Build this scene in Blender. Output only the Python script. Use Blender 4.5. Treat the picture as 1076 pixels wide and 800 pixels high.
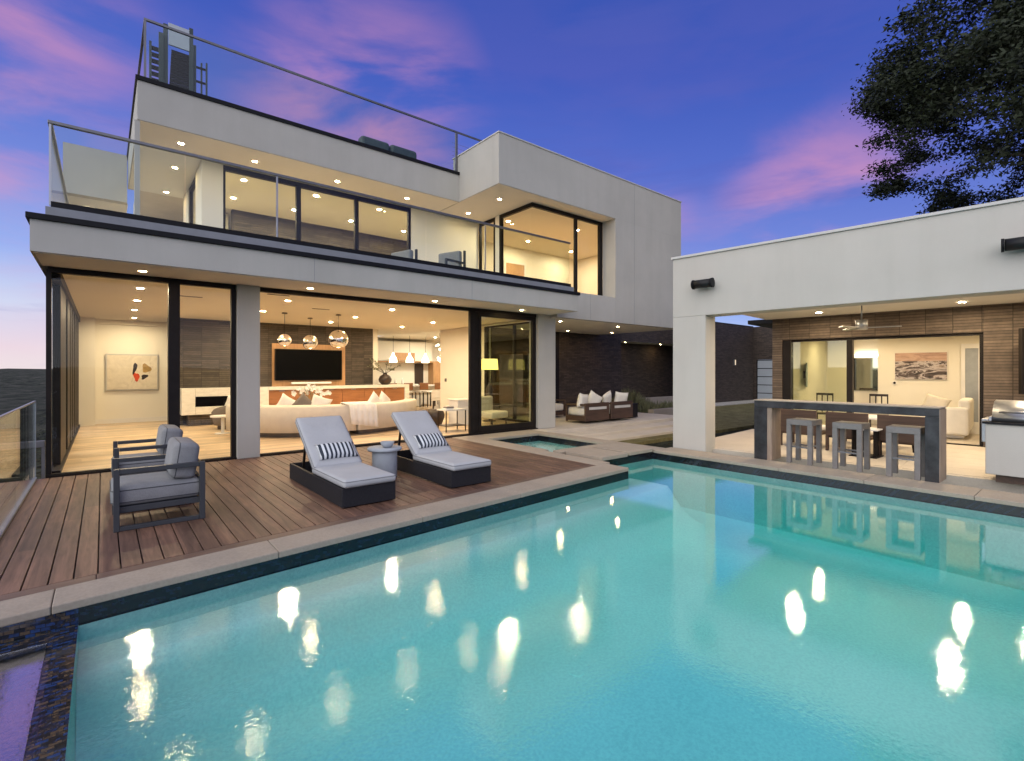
import bpy, bmesh, math, random
from mathutils import Matrix, Vector, Euler
R = math.radians
PI = math.pi
random.seed(7)
for o in list(bpy.data.objects):
    bpy.data.objects.remove(o)
SC = bpy.context.scene
COL = SC.collection

# ------------------------------------------------------------------ camera
cam = bpy.data.cameras.new('camera')
co = bpy.data.objects.new('camera', cam)
COL.objects.link(co)
co.location = (0, 0, 1.6)
co.rotation_euler = (R(90), 0, R(-39.45))
cam.sensor_fit = 'HORIZONTAL'
cam.sensor_width = 36
cam.lens = 36 * 522.5 / 1076
cam.shift_y = -10 / 1076
cam.clip_start = 0.05
cam.clip_end = 20000
SC.camera = co


def C(r, g, b, a=1.0):
    f = lambda c: ((c / 255 + .055) / 1.055) ** 2.4 if c > 10 else c / 255 / 12.92
    return (f(r), f(g), f(b), a)


# ------------------------------------------------------------------ world: dusk sky
W = bpy.data.worlds.new('World')
SC.world = W
W.use_nodes = True
nt = W.node_tree
nt.nodes.clear()


def nd(t, typ, **kw):
    n = t.nodes.new(typ)
    for k, v in kw.items():
        if k in n.inputs.keys() if isinstance(k, str) else False:
            n.inputs[k].default_value = v
        else:
            setattr(n, k, v)
    return n


def ramp(t, stops, interp='LINEAR'):
    n = t.nodes.new('ShaderNodeValToRGB')
    cr = n.color_ramp
    cr.interpolation = interp
    while len(cr.elements) > 1:
        cr.elements.remove(cr.elements[-1])
    cr.elements[0].position = stops[0][0]
    cr.elements[0].color = stops[0][1]
    for p, c in stops[1:]:
        e = cr.elements.new(p)
        e.color = c
    return n


def mth(t, op, a, b=None, clamp=False):
    n = t.nodes.new('ShaderNodeMath')
    n.operation = op
    n.use_clamp = clamp
    for i, v in enumerate((a, b)):
        if v is None:
            continue
        if isinstance(v, (int, float)):
            n.inputs[i].default_value = v
        else:
            t.links.new(v, n.inputs[i])
    return n.outputs[0]


def mixc(t, fac, a, b, mode='MIX'):
    n = t.nodes.new('ShaderNodeMix')
    n.data_type = 'RGBA'
    n.blend_type = mode
    for s, v in (('Factor', fac), ('A', a), ('B', b)):
        sock = [i for i in n.inputs if i.name == s and (i.type == 'RGBA' or s == 'Factor')][0]
        if isinstance(v, (int, float)):
            sock.default_value = v
        elif isinstance(v, tuple):
            sock.default_value = v
        else:
            t.links.new(v, sock)
    return [o for o in n.outputs if o.type == 'RGBA'][0]


def dotv(t, v, d):
    n = t.nodes.new('ShaderNodeVectorMath')
    n.operation = 'DOT_PRODUCT'
    t.links.new(v, n.inputs[0])
    n.inputs[1].default_value = d
    return n.outputs['Value']


SKY = 1.0
GLOW = 2.5
tc = nd(nt, 'ShaderNodeTexCoord')
dirv = tc.outputs['Generated']
sep = nd(nt, 'ShaderNodeSeparateXYZ')
nt.links.new(dirv, sep.inputs[0])
z = sep.outputs['Z']
base = ramp(nt, [(0.0, C(240, 226, 228)), (0.035, C(238, 220, 230)), (0.10, C(208, 222, 248)), (0.18, C(152, 178, 242)),
                 (0.30, C(116, 138, 220)), (0.42, C(88, 112, 204)), (0.56, C(64, 92, 188)), (0.8, C(46, 76, 166)), (1.0, C(34, 54, 130))])
lft = dotv(nt, dirv, (-.20, .98, 0))
zz_ = mth(nt, 'ADD', z, mth(nt, 'MULTIPLY', mth(nt, 'SUBTRACT', 1.0, lft, True), .10))
nt.links.new(zz_, base.inputs[0])
mp = nd(nt, 'ShaderNodeMapping')
mp.inputs['Scale'].default_value = (1.3, 1.3, 4.2)
mp.inputs['Rotation'].default_value = (R(14), R(-10), R(20))
mp.inputs['Location'].default_value = (3.1, 1.4, .55)
nt.links.new(dirv, mp.inputs[0])
no = nd(nt, 'ShaderNodeTexNoise')
no.inputs['Scale'].default_value = 2.1
no.inputs['Detail'].default_value = 9
no.inputs['Roughness'].default_value = .52
no.inputs['Distortion'].default_value = .35
nt.links.new(mp.outputs[0], no.inputs[0])
cl = ramp(nt, [(0.40, (0, 0, 0, 1)), (0.66, (1, 1, 1, 1))], 'EASE')
nt.links.new(no.outputs[0], cl.inputs[0])
band = ramp(nt, [(0.0, (0, 0, 0, 1)), (0.12, (.5, .5, .5, 1)), (0.25, (1, 1, 1, 1)), (0.5, (.95, .95, .95, 1)), (0.75, (.12, .12, .12, 1)), (1, (.05, .05, .05, 1))])
nt.links.new(z, band.inputs[0])
cf = mth(nt, 'MULTIPLY', cl.outputs[0], band.outputs[0])
msk = None
for dv, lo in (((-.195, .896, .40), .955), ((.36, .84, .46), .972), ((.97, .33, .27), .982), ((.75, .62, .18), .975), ((.0, .99, .10), .98)):
    l_ = math.sqrt(sum(q * q for q in dv))
    dd_ = dotv(nt, dirv, tuple(q / l_ for q in dv))
    q_ = mth(nt, 'DIVIDE', mth(nt, 'SUBTRACT', dd_, lo), 1 - lo, True)
    q_ = mth(nt, 'POWER', q_, 1.5)
    msk = q_ if msk is None else mth(nt, 'ADD', msk, q_, True)
cf = mth(nt, 'MULTIPLY', cf, mth(nt, 'ADD', mth(nt, 'MULTIPLY', msk, .78), .04))
c1 = mixc(nt, cf, base.outputs[0], C(228, 156, 188))
# dusky slate streaks low in the sky
no2 = nd(nt, 'ShaderNodeTexNoise')
no2.inputs['Scale'].default_value = 2.6
no2.inputs['Detail'].default_value = 6
mp2 = nd(nt, 'ShaderNodeMapping')
mp2.inputs['Scale'].default_value = (1, 1, 7)
no2.inputs['Roughness'].default_value = .62
nt.links.new(dirv, mp2.inputs[0])
nt.links.new(mp2.outputs[0], no2.inputs[0])
cl2 = ramp(nt, [(0.5, (0, 0, 0, 1)), (0.7, (.28, .28, .28, 1))], 'EASE')
nt.links.new(no2.outputs[0], cl2.inputs[0])
c2 = mixc(nt, cl2.outputs[0], c1, C(88, 98, 184))
# afterglow of the set sun on the side of the sky behind the viewer
g = dotv(nt, dirv, (-.87, -.34, .36))
g = mth(nt, 'MAXIMUM', g, 0.0)
g = mth(nt, 'POWER', g, 1.3)
g = mth(nt, 'MULTIPLY', g, GLOW)
gc = mixc(nt, 1.0, (1.0, .96, .84, 1), g, 'MULTIPLY')
add = mixc(nt, 1.0, c2, gc, 'ADD')
bg = nd(nt, 'ShaderNodeBackground')
bg.inputs['Strength'].default_value = SKY
nt.links.new(add, bg.inputs[0])
ow = nd(nt, 'ShaderNodeOutputWorld')
nt.links.new(bg.outputs[0], ow.inputs[0])

SC.view_settings.view_transform = 'Standard'
SC.view_settings.look = 'None'
SC.view_settings.exposure = 0
SC.view_settings.gamma = 1
SC.view_settings.use_curve_mapping = False
try:
    SC.cycles.sample_clamp_indirect = 4.0
    SC.cycles.transparent_max_bounces = 24
    SC.cycles.max_bounces = 10
    SC.cycles.glossy_bounces = 5
    SC.cycles.caustics_reflective = False
    SC.cycles.caustics_refractive = False
except Exception:
    pass

# ------------------------------------------------------------------ materials


def newmat(name):
    m = bpy.data.materials.new(name)
    m.use_nodes = True
    t = m.node_tree
    t.nodes.clear()
    out = t.nodes.new('ShaderNodeOutputMaterial')
    return m, t, out


def objco(t, scale=(1, 1, 1)):
    tc = t.nodes.new('ShaderNodeTexCoord')
    mp = t.nodes.new('ShaderNodeMapping')
    mp.inputs['Scale'].default_value = scale
    t.links.new(tc.outputs['Object'], mp.inputs[0])
    return mp.outputs[0]


def noise(t, vec, scale, detail=4, rough=.55, dist=0):
    n = t.nodes.new('ShaderNodeTexNoise')
    n.inputs['Scale'].default_value = scale
    n.inputs['Detail'].default_value = detail
    n.inputs['Roughness'].default_value = rough
    n.inputs['Distortion'].default_value = dist
    t.links.new(vec, n.inputs['Vector'])
    return n.outputs[0]


def bump(t, h, strength, dist=.01, normal=None):
    b = t.nodes.new('ShaderNodeBump')
    b.inputs['Strength'].default_value = strength
    b.inputs['Distance'].default_value = dist
    t.links.new(h, b.inputs['Height'])
    if normal is not None:
        t.links.new(normal, b.inputs['Normal'])
    return b.outputs[0]


def plain(name, col, rough=.6, var=.12, nscale=3, bumpn=0, bscale=60, metal=0, scale=(1, 1, 1), spec=.5, bdist=.004, fine=0, streak=0, crease=0):
    m, t, out = newmat(name)
    p = t.nodes.new('ShaderNodeBsdfPrincipled')
    v = objco(t, scale)
    n = noise(t, v, nscale, 5, .6)
    lo = tuple(c * (1 - var) for c in col[:3]) + (1,)
    hi = tuple(min(1, c * (1 + var)) for c in col[:3]) + (1,)
    r = ramp(t, [(.3, lo), (.7, hi)])
    t.links.new(n, r.inputs[0])
    colo = r.outputs[0]
    if fine:
        f = ramp(t, [(.35, (1 - fine,) * 3 + (1,)), (.65, (1, 1, 1, 1))])
        t.links.new(noise(t, v, bscale, 2), f.inputs[0])
        colo = mixc(t, 1.0, colo, f.outputs[0], 'MULTIPLY')
    if streak:
        sv = objco(t, (2.6, 2.6, .22))
        f = ramp(t, [(.38, (1 - streak, 1 - streak, 1 - streak * 1.1, 1)), (.56, (1, 1, 1, 1))])
        t.links.new(noise(t, sv, 1.0, 7, .68), f.inputs[0])
        colo = mixc(t, 1.0, colo, f.outputs[0], 'MULTIPLY')
    t.links.new(colo, p.inputs['Base Color'])
    p.inputs['Roughness'].default_value = rough
    p.inputs['Metallic'].default_value = metal
    p.inputs['Specular IOR Level'].default_value = spec
    if bumpn:
        nn = bump(t, noise(t, v, bscale, 3), bumpn, bdist)
        if crease:
            nn = bump(t, noise(t, v, 7, 3, .5, .8), crease, .02, nn)
        t.links.new(nn, p.inputs['Normal'])
    t.links.new(p.outputs[0], out.inputs[0])
    return m


def emit(name, col, s):
    m, t, out = newmat(name)
    e = t.nodes.new('ShaderNodeEmission')
    e.inputs[0].default_value = col
    e.inputs[1].default_value = s
    t.links.new(e.outputs[0], out.inputs[0])
    return m


def glassy(name, tint, r0=.05, rough=0.0, bumpf=None, extra=1.0, glosscol=(1, 1, 1, 1)):
    m, t, out = newmat(name)
    lw = t.nodes.new('ShaderNodeLayerWeight')
    lw.inputs['Blend'].default_value = .5
    f = mth(t, 'POWER', lw.outputs['Facing'], 5.0)
    f = mth(t, 'MULTIPLY', f, (1 - r0) * extra)
    f = mth(t, 'ADD', f, r0, True)
    tr = t.nodes.new('ShaderNodeBsdfTransparent')
    tr.inputs[0].default_value = tint
    gl = t.nodes.new('ShaderNodeBsdfGlossy')
    gl.inputs['Roughness'].default_value = rough
    gl.inputs['Color'].default_value = glosscol
    mx = t.nodes.new('ShaderNodeMixShader')
    t.links.new(f, mx.inputs[0])
    t.links.new(tr.outputs[0], mx.inputs[1])
    t.links.new(gl.outputs[0], mx.inputs[2])
    t.links.new(mx.outputs[0], out.inputs['Surface'])
    if bumpf:
        nrm = bumpf(t)
        t.links.new(nrm, lw.inputs['Normal'])
        t.links.new(nrm, gl.inputs['Normal'])
    return m


def brickmat(name, c1, c2, mortar, bw=.42, bh=.05, rough=.75, ms=.006, off=0.0, mix=1.0, swap=False):
    m, t, out = newmat(name)
    tc = t.nodes.new('ShaderNodeTexCoord')
    sp = t.nodes.new('ShaderNodeSeparateXYZ')
    t.links.new(tc.outputs['Object'], sp.inputs[0])
    u = mth(t, 'ADD', sp.outputs[0], sp.outputs[1])
    cb = t.nodes.new('ShaderNodeCombineXYZ')
    t.links.new(u, cb.inputs[0])
    t.links.new(sp.outputs[2], cb.inputs[1])
    b = t.nodes.new('ShaderNodeTexBrick')
    b.offset = off
    b.inputs['Color1'].default_value = c1
    b.inputs['Color2'].default_value = c2
    b.inputs['Mortar'].default_value = mortar
    b.inputs['Scale'].default_value = 1
    b.inputs['Mortar Size'].default_value = ms
    b.inputs['Mortar Smooth'].default_value = .3
    b.inputs['Bias'].default_value = 0
    b.inputs['Brick Width'].default_value = bw
    b.inputs['Row Height'].default_value = bh
    t.links.new(cb.outputs[0], b.inputs[0])
    n = noise(t, tc.outputs['Object'], 9, 5, .65)
    r = ramp(t, [(.3, (.72, .72, .72, 1)), (.75, (1.15, 1.12, 1.1, 1))])
    t.links.new(n, r.inputs[0])
    c = mixc(t, 1.0, b.outputs[0], r.outputs[0], 'MULTIPLY')
    p = t.nodes.new('ShaderNodeBsdfPrincipled')
    t.links.new(c, p.inputs['Base Color'])
    p.inputs['Roughness'].default_value = rough
    h = mth(t, 'SUBTRACT', 1.0, b.outputs['Fac'])
    h = mth(t, 'ADD', h, mth(t, 'MULTIPLY', noise(t, tc.outputs['Object'], 40, 3), .35))
    t.links.new(bump(t, h, .7, .01), p.inputs['Normal'])
    t.links.new(p.outputs[0], out.inputs[0])
    return m


def woodmat(name, c1, c2, axis='y', rough=.6, plank=None, gap=False, bumpn=.3, sc=1.0):
    """grain runs along the axis; plank = (width, length) draws floorboards"""
    m, t, out = newmat(name)
    s = (14 * sc, 14 * sc, 14 * sc)
    ai = 'xyz'.index(axis)
    s = tuple(1.1 * sc if i == ai else 14 * sc for i in range(3))
    v = objco(t, s)
    n = noise(t, v, 1.6, 6, .62, .6)
    r = ramp(t, [(.28, c1), (.72, c2)])
    t.links.new(n, r.inputs[0])
    col = r.outputs[0]
    tc = t.nodes.new('ShaderNodeTexCoord')
    if plank:
        sp = t.nodes.new('ShaderNodeSeparateXYZ')
        t.links.new(tc.outputs['Object'], sp.inputs[0])
        a = sp.outputs[ai]
        bax = sp.outputs[1 if ai == 0 else 0]
        row = mth(t, 'FLOOR', mth(t, 'DIVIDE', bax, plank[0]))
        offs = mth(t, 'MULTIPLY', mth(t, 'SINE', mth(t, 'MULTIPLY', row, 12.9898)), 43.7)
        seg = mth(t, 'FLOOR', mth(t, 'ADD', mth(t, 'DIVIDE', a, plank[1]), offs))
        cb = t.nodes.new('ShaderNodeCombineXYZ')
        t.links.new(row, cb.inputs[0])
        t.links.new(seg, cb.inputs[1])
        wn = t.nodes.new('ShaderNodeTexWhiteNoise')
        t.links.new(cb.outputs[0], wn.inputs['Vector'])
        rr = ramp(t, [(0, (.72, .72, .72, 1)), (1, (1.22, 1.18, 1.14, 1))])
        t.links.new(wn.outputs['Value'], rr.inputs[0])
        col = mixc(t, 1.0, col, rr.outputs[0], 'MULTIPLY')
    big = ramp(t, [(.3, (.8, .8, .82, 1)), (.7, (1.12, 1.1, 1.08, 1))])
    t.links.new(noise(t, tc.outputs['Object'], 1.3, 4), big.inputs[0])
    col = mixc(t, 1.0, col, big.outputs[0], 'MULTIPLY')
    p = t.nodes.new('ShaderNodeBsdfPrincipled')
    t.links.new(col, p.inputs['Base Color'])
    p.inputs['Roughness'].default_value = rough
    t.links.new(bump(t, n, bumpn, .004), p.inputs['Normal'])
    t.links.new(p.outputs[0], out.inputs[0])
    return m


M = {}
M['stucco'] = plain('stucco', (.45, .435, .395), .85, .06, .8, .45, 70, spec=.2, streak=.035)
M['stucco_ph'] = plain('stucco_warm', (.49, .47, .43), .85, .05, .7, .45, 70, spec=.2, streak=.03)
M['soffit'] = plain('soffit', (.72, .69, .63), .8, .03, 1, spec=.2)
M['white_wall'] = plain('interior_plaster', (.84, .80, .70), .8, .03, .8, .08, 60, spec=.2)
M['ceiling'] = plain('ceiling_paint', (.80, .74, .62), .85, .02, .6, spec=.2)
M['metal_dark'] = plain('dark_bronze_metal', (.014, .011, .010), .45, .2, 5, spec=.15)
M['cap'] = plain('roof_flashing', (.010, .010, .012), .5, .2, 5, spec=.15)
M['cap_light'] = plain('parapet_cap', (.52, .51, .49), .6, .05, 5)
M['curb'] = plain('balcony_curb', (.22, .23, .25), .6, .08, 5)
M['steel'] = plain('brushed_steel', (.34, .35, .37), .35, .08, 30, metal=.85, scale=(1, 1, 8))
M['rail'] = plain('rail_metal', (.16, .16, .17), .4, .1, 8, metal=.6)
M['chrome'] = plain('chrome', (.9, .86, .82), .04, 0, 1, metal=1)
M['brick_in'] = brickmat('long_brick_interior', C(88, 80, 72), C(66, 60, 54), C(42, 38, 35), .46, .064)
M['brick_ph'] = brickmat('long_brick_brown', C(108, 95, 84), C(84, 73, 65), C(50, 44, 40), .46, .064)
M['brick_dark'] = brickmat('dark_brick', C(88, 75, 66), C(62, 53, 47), C(34, 30, 28), .3, .06, off=.5)
M['floor'] = woodmat('oak_floor', C(196, 172, 140), C(222, 200, 168), 'x', .32, (.16, 1.9), bumpn=.06, sc=.6)
M['deck'] = woodmat('weathered_ipe', C(76, 54, 44), C(126, 96, 80), 'y', .55, (.145, 2.6), bumpn=.35)
M['deck_edge'] = woodmat('ipe_border', C(80, 62, 53), C(116, 92, 79), 'x', .55, bumpn=.3)
M['stone'] = plain('limestone_coping', (.34, .29, .235), .7, .09, 2.2, .25, 45, spec=.3, fine=.12)
M['paver'] = plain('limestone_paving', (.56, .50, .42), .65, .08, 1.4, .15, 45, spec=.3, fine=.08)
M['lawn'] = plain('grass', (.26, .23, .11), .95, .35, 3, .9, 130, spec=.1, bdist=.03, fine=.5)
M['marble'] = plain('marble', (.80, .77, .70), .25, .10, 5, scale=(1, 2, 3))
M['black'] = plain('screen_black', (.002, .002, .002), .3, 0, 1, spec=.08)
M['orange_wood'] = woodmat('orange_walnut', C(140, 92, 56), C(168, 116, 76), 'x', .4, bumpn=.05)
M['tan_wood'] = woodmat('tan_oak', C(168, 128, 88), C(196, 156, 112), 'z', .45, bumpn=.05)
M['brown_wood'] = woodmat('brown_teak', C(58, 42, 33), C(86, 64, 50), 'x', .55, bumpn=.15)
M['bar_steel'] = plain('blackened_steel', (.028, .029, .033), .4, .75, 4.5, .15, 14, metal=.3)
M['bar_edge'] = woodmat('bar_side_grain', C(128, 112, 98), C(158, 140, 124), 'z', .55, bumpn=.1)
M['stool_grey'] = plain('stool_composite', (.17, .16, .155), .55, .12, 12, .1, 60)
M['alu'] = plain('chair_frame_paint', (.045, .048, .055), .45, .08, 6, spec=.3)
M['wicker'] = plain('charcoal_weave', (.018, .018, .022), .6, .2, 40, .5, 120, spec=.2)
M['pad'] = plain('pale_blue_canvas', (.42, .432, .45), .9, .05, 3, .3, 160, spec=.15, bdist=.002, fine=.08, crease=.35)
M['cush'] = plain('grey_canvas', (.245, .248, .258), .9, .08, 5, .4, 160, spec=.15, bdist=.002, fine=.15, crease=.4)
M['concrete'] = plain('pale_concrete', (.33, .36, .40), .75, .1, 5, .25, 40)
M['cream'] = plain('cream_boucle', (.66, .60, .50), .95, .05, 5, .4, 120, spec=.1)
M['white_cloth'] = plain('white_linen', (.80, .76, .69), .95, .04, 6, .4, 70, spec=.1, bdist=.006)
M['pillow'] = plain('ivory_pillow', (.72, .69, .63), .95, .06, 6, .4, 70, spec=.1)
M['taupe'] = plain('taupe_velvet', (.16, .135, .115), .9, .15, 6, .3, 90)
M['dark_wood'] = woodmat('ebonised_wood', C(38, 28, 24), C(58, 44, 36), 'z', .45, bumpn=.1)
M['leaf'] = plain('dark_leaf', (.017, .024, .010), .6, .5, .9, spec=.3)
M['bark'] = plain('bark', (.055, .042, .032), .9, .3, 6, .8, 20, bdist=.02)
M['shrub'] = plain('shrub_leaf', (.15, .155, .085), .8, .4, 5)
M['gravel'] = plain('pale_gravel', (.5, .47, .42), .9, .35, 25, .8, 60, bdist=.02)
M['teal_grey'] = plain('grey_green_vinyl', (.045, .065, .065), .6, .12, 4)
M['speaker'] = plain('speaker_black', (.012, .012, .013), .45, .1, 10, spec=.25)
M['white_ceramic'] = plain('white_ceramic', (.8, .78, .74), .3, .03, 3)
M['flower'] = plain('white_petals', (.85, .82, .78), .7, .04, 30)
M['frost'] = plain('frosted_panel', (.42, .46, .50), .5, .05, 2)
M['shade'] = emit('lamp_shade_lit', (1, .78, .22, 1), 2.6)
LENS = emit('downlight_lens', (1, .77, .48, 1), 2100)
LENS_K = emit('downlight_lens_kitchen', (1, .88, .68, 1), 4200)
LENS_P = emit('downlight_lens_patio', (1, .77, .48, 1), 1800)
LENS_S = emit('downlight_lens_eave', (1, .70, .34, 1), 220)
LENS_B = emit('downlight_lens_soft', (1, .76, .46, 1), 900)
BULB = emit('bulb_glow', (1, .80, .50, 1), 9)
STRIP = emit('vanity_light', (1, .84, .6, 1), 14)
M['glass'] = glassy('clear_glass', (.95, .96, .94, 1), .012, extra=.5)
M['glass_dim'] = glassy('tinted_glass', (.84, .87, .76, 1), .05, extra=.7)
M['rail_glass'] = glassy('railing_glass', (.90, .94, .925, 1), .018, extra=.6)
M['mirror'] = plain('mirror', (.8, .78, .72), .03, 0, 1, metal=1)


def water_bump(t):
    v = objco(t)
    n1 = noise(t, v, 2.2, 3, .5)
    n2 = noise(t, v, 13, 3, .55)
    n3 = noise(t, v, 40, 3, .6)
    tc = t.nodes.new('ShaderNodeTexCoord')
    sp = t.nodes.new('ShaderNodeSeparateXYZ')
    t.links.new(tc.outputs['Object'], sp.inputs[0])
    # the breeze only reaches the open end of the pool; the far end lies calm
    calm = ramp(t, [(.42, (1, 1, 1, 1)), (.72, (.22, .22, .22, 1))], 'EASE')
    t.links.new(mth(t, 'DIVIDE', mth(t, 'ADD', sp.outputs[0], mth(t, 'MULTIPLY', sp.outputs[1], .35)), 9.0), calm.inputs[0])
    k = calm.outputs[0]
    a = bump(t, n1, .012, .02)
    b = bump(t, mth(t, 'MULTIPLY', n2, k), .07, .006, a)
    return bump(t, mth(t, 'MULTIPLY', n3, k), .24, .0030, b)


def watermat():
    m = glassy('pool_water', (.90, .98, .98, 1), .19, .002, water_bump, 1.0)
    t = m.node_tree
    out = [n for n in t.nodes if n.type == 'OUTPUT_MATERIAL'][0]
    va = t.nodes.new('ShaderNodeVolumeAbsorption')
    va.inputs['Color'].default_value = (.20, .92, .90, 1)
    va.inputs['Density'].default_value = .46
    t.links.new(va.outputs[0], out.inputs['Volume'])
    return m


def clearmat(src):
    m = src.copy()
    m.name = 'pool_water_side'
    t = m.node_tree
    out = [n for n in t.nodes if n.type == 'OUTPUT_MATERIAL'][0]
    tr = t.nodes.new('ShaderNodeBsdfTransparent')
    t.links.new(tr.outputs[0], out.inputs['Surface'])
    return m


M['water'] = watermat()
M['film'] = glassy('water_film', (.95, .97, .97, 1), .40, .015, water_bump)
M['water_side'] = clearmat(M['water'])


def plastermat():
    m, t, out = newmat('pebble_plaster')
    v = objco(t)
    p = t.nodes.new('ShaderNodeBsdfPrincipled')
    r = ramp(t, [(.3, (.52, .82, .80, 1)), (.7, (.66, .92, .90, 1))])
    t.links.new(noise(t, v, .7, 4), r.inputs[0])
    f = ramp(t, [(.36, (.86, .89, .90, 1)), (.62, (1.05, 1.04, 1.02, 1))])
    t.links.new(noise(t, v, 38, 3, .7), f.inputs[0])
    c = mixc(t, 1.0, r.outputs[0], f.outputs[0], 'MULTIPLY')
    t.links.new(c, p.inputs['Base Color'])
    p.inputs['Roughness'].default_value = .8
    t.links.new(p.outputs[0], out.inputs[0])
    return m


def tilemat(nm, stops):
    m, t, out = newmat(nm)
    tc = t.nodes.new('ShaderNodeTexCoord')
    vo = t.nodes.new('ShaderNodeTexBrick')
    sp = t.nodes.new('ShaderNodeSeparateXYZ')
    t.links.new(tc.outputs['Object'], sp.inputs[0])
    cb = t.nodes.new('ShaderNodeCombineXYZ')
    t.links.new(sp.outputs[0], cb.inputs[0])
    t.links.new(mth(t, 'ADD', sp.outputs[1], mth(t, 'MULTIPLY', sp.outputs[2], 1.0)), cb.inputs[1])
    vo.offset = .5
    vo.inputs['Scale'].default_value = 1
    vo.inputs['Brick Width'].default_value = .05
    vo.inputs['Row Height'].default_value = .025
    vo.inputs['Mortar Size'].default_value = .0018
    vo.inputs['Color1'].default_value = (0, 0, 0, 1)
    vo.inputs['Color2'].default_value = (1, 1, 1, 1)
    vo.inputs['Mortar'].default_value = (.2, .2, .2, 1)
    t.links.new(cb.outputs[0], vo.inputs[0])
    r = ramp(t, stops)
    mixn = mixc(t, .45, vo.outputs[0], noise(t, tc.outputs['Object'], 24, 3, .7))
    t.links.new(mixn, r.inputs[0])
    p = t.nodes.new('ShaderNodeBsdfPrincipled')
    t.links.new(r.outputs[0], p.inputs['Base Color'])
    p.inputs['Roughness'].default_value = .09
    t.links.new(bump(t, vo.outputs['Fac'], -.25, .003, bump(t, noise(t, tc.outputs['Object'], 18, 2), .25, .004)), p.inputs['Normal'])
    t.links.new(p.outputs[0], out.inputs[0])
    return m


M['plaster'] = plastermat()
M['tile'] = tilemat('black_mosaic', [(0, (.004, .005, .008, 1)), (.5, (.008, .008, .010, 1)), (.62, (.012, .02, .04, 1)), (.7, (.010, .009, .008, 1)), (1, (.03, .026, .022, 1))])
M['tile_blue'] = tilemat('blue_mosaic', [(0, (.006, .010, .022, 1)), (.35, (.012, .013, .016, 1)), (.52, (.020, .050, .16, 1)), (.58, (.02, .018, .016, 1)), (.68, (.10, .07, .045, 1)), (.78, (.012, .014, .02, 1)), (1, (.14, .17, .23, 1))])


def stripemat():
    m, t, out = newmat('striped_canvas')
    tc = t.nodes.new('ShaderNodeTexCoord')
    sp = t.nodes.new('ShaderNodeSeparateXYZ')
    t.links.new(tc.outputs['Object'], sp.inputs[0])
    f = mth(t, 'FRACT', mth(t, 'MULTIPLY', sp.outputs[0], 17.0))
    f = mth(t, 'GREATER_THAN', f, .48)
    c = mixc(t, f, (.02, .028, .045, 1), (.60, .63, .66, 1))
    p = t.nodes.new('ShaderNodeBsdfPrincipled')
    t.links.new(c, p.inputs['Base Color'])
    p.inputs['Roughness'].default_value = .9
    t.links.new(p.outputs[0], out.inputs[0])
    return m


M['stripe'] = stripemat()


def artmat(name, stops, sc=(2, 2, 2), nscale=2.0, dist=1.5, vert=True, bg=None):
    m, t, out = newmat(name)
    v = objco(t, sc)
    n = noise(t, v, nscale, 6, .6, dist)
    fac = n
    r = ramp(t, stops)
    t.links.new(fac, r.inputs[0])
    p = t.nodes.new('ShaderNodeBsdfPrincipled')
    t.links.new(r.outputs[0], p.inputs['Base Color'])
    p.inputs['Roughness'].default_value = .6
    t.links.new(p.outputs[0], out.inputs[0])
    return m


M['art_bg'] = artmat('canvas_wash', [(.3, C(206, 196, 176)), (.6, C(226, 216, 196)), (.75, C(186, 170, 150))], nscale=1.6)
M['art_red'] = plain('brush_red', C(208, 74, 38), .7, .3, 12)
M['art_ink'] = plain('brush_ink', C(38, 30, 34), .7, .3, 12)
M['art_ochre'] = plain('brush_ochre', C(168, 138, 84), .7, .3, 12)
M['photo_sky'] = artmat('print_sunset', [(.3, C(150, 118, 108)), (.55, C(196, 164, 146)), (.75, C(166, 150, 150))], sc=(1, 1, 4))
M['photo_land'] = artmat('print_river', [(.35, C(48, 42, 44)), (.48, C(92, 80, 78)), (.53, C(196, 188, 190)), (.62, C(150, 134, 124)), (.75, C(60, 50, 46))], sc=(1.2, 1.2, 3.5), nscale=2.2)

# ------------------------------------------------------------------ mesh builder


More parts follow.
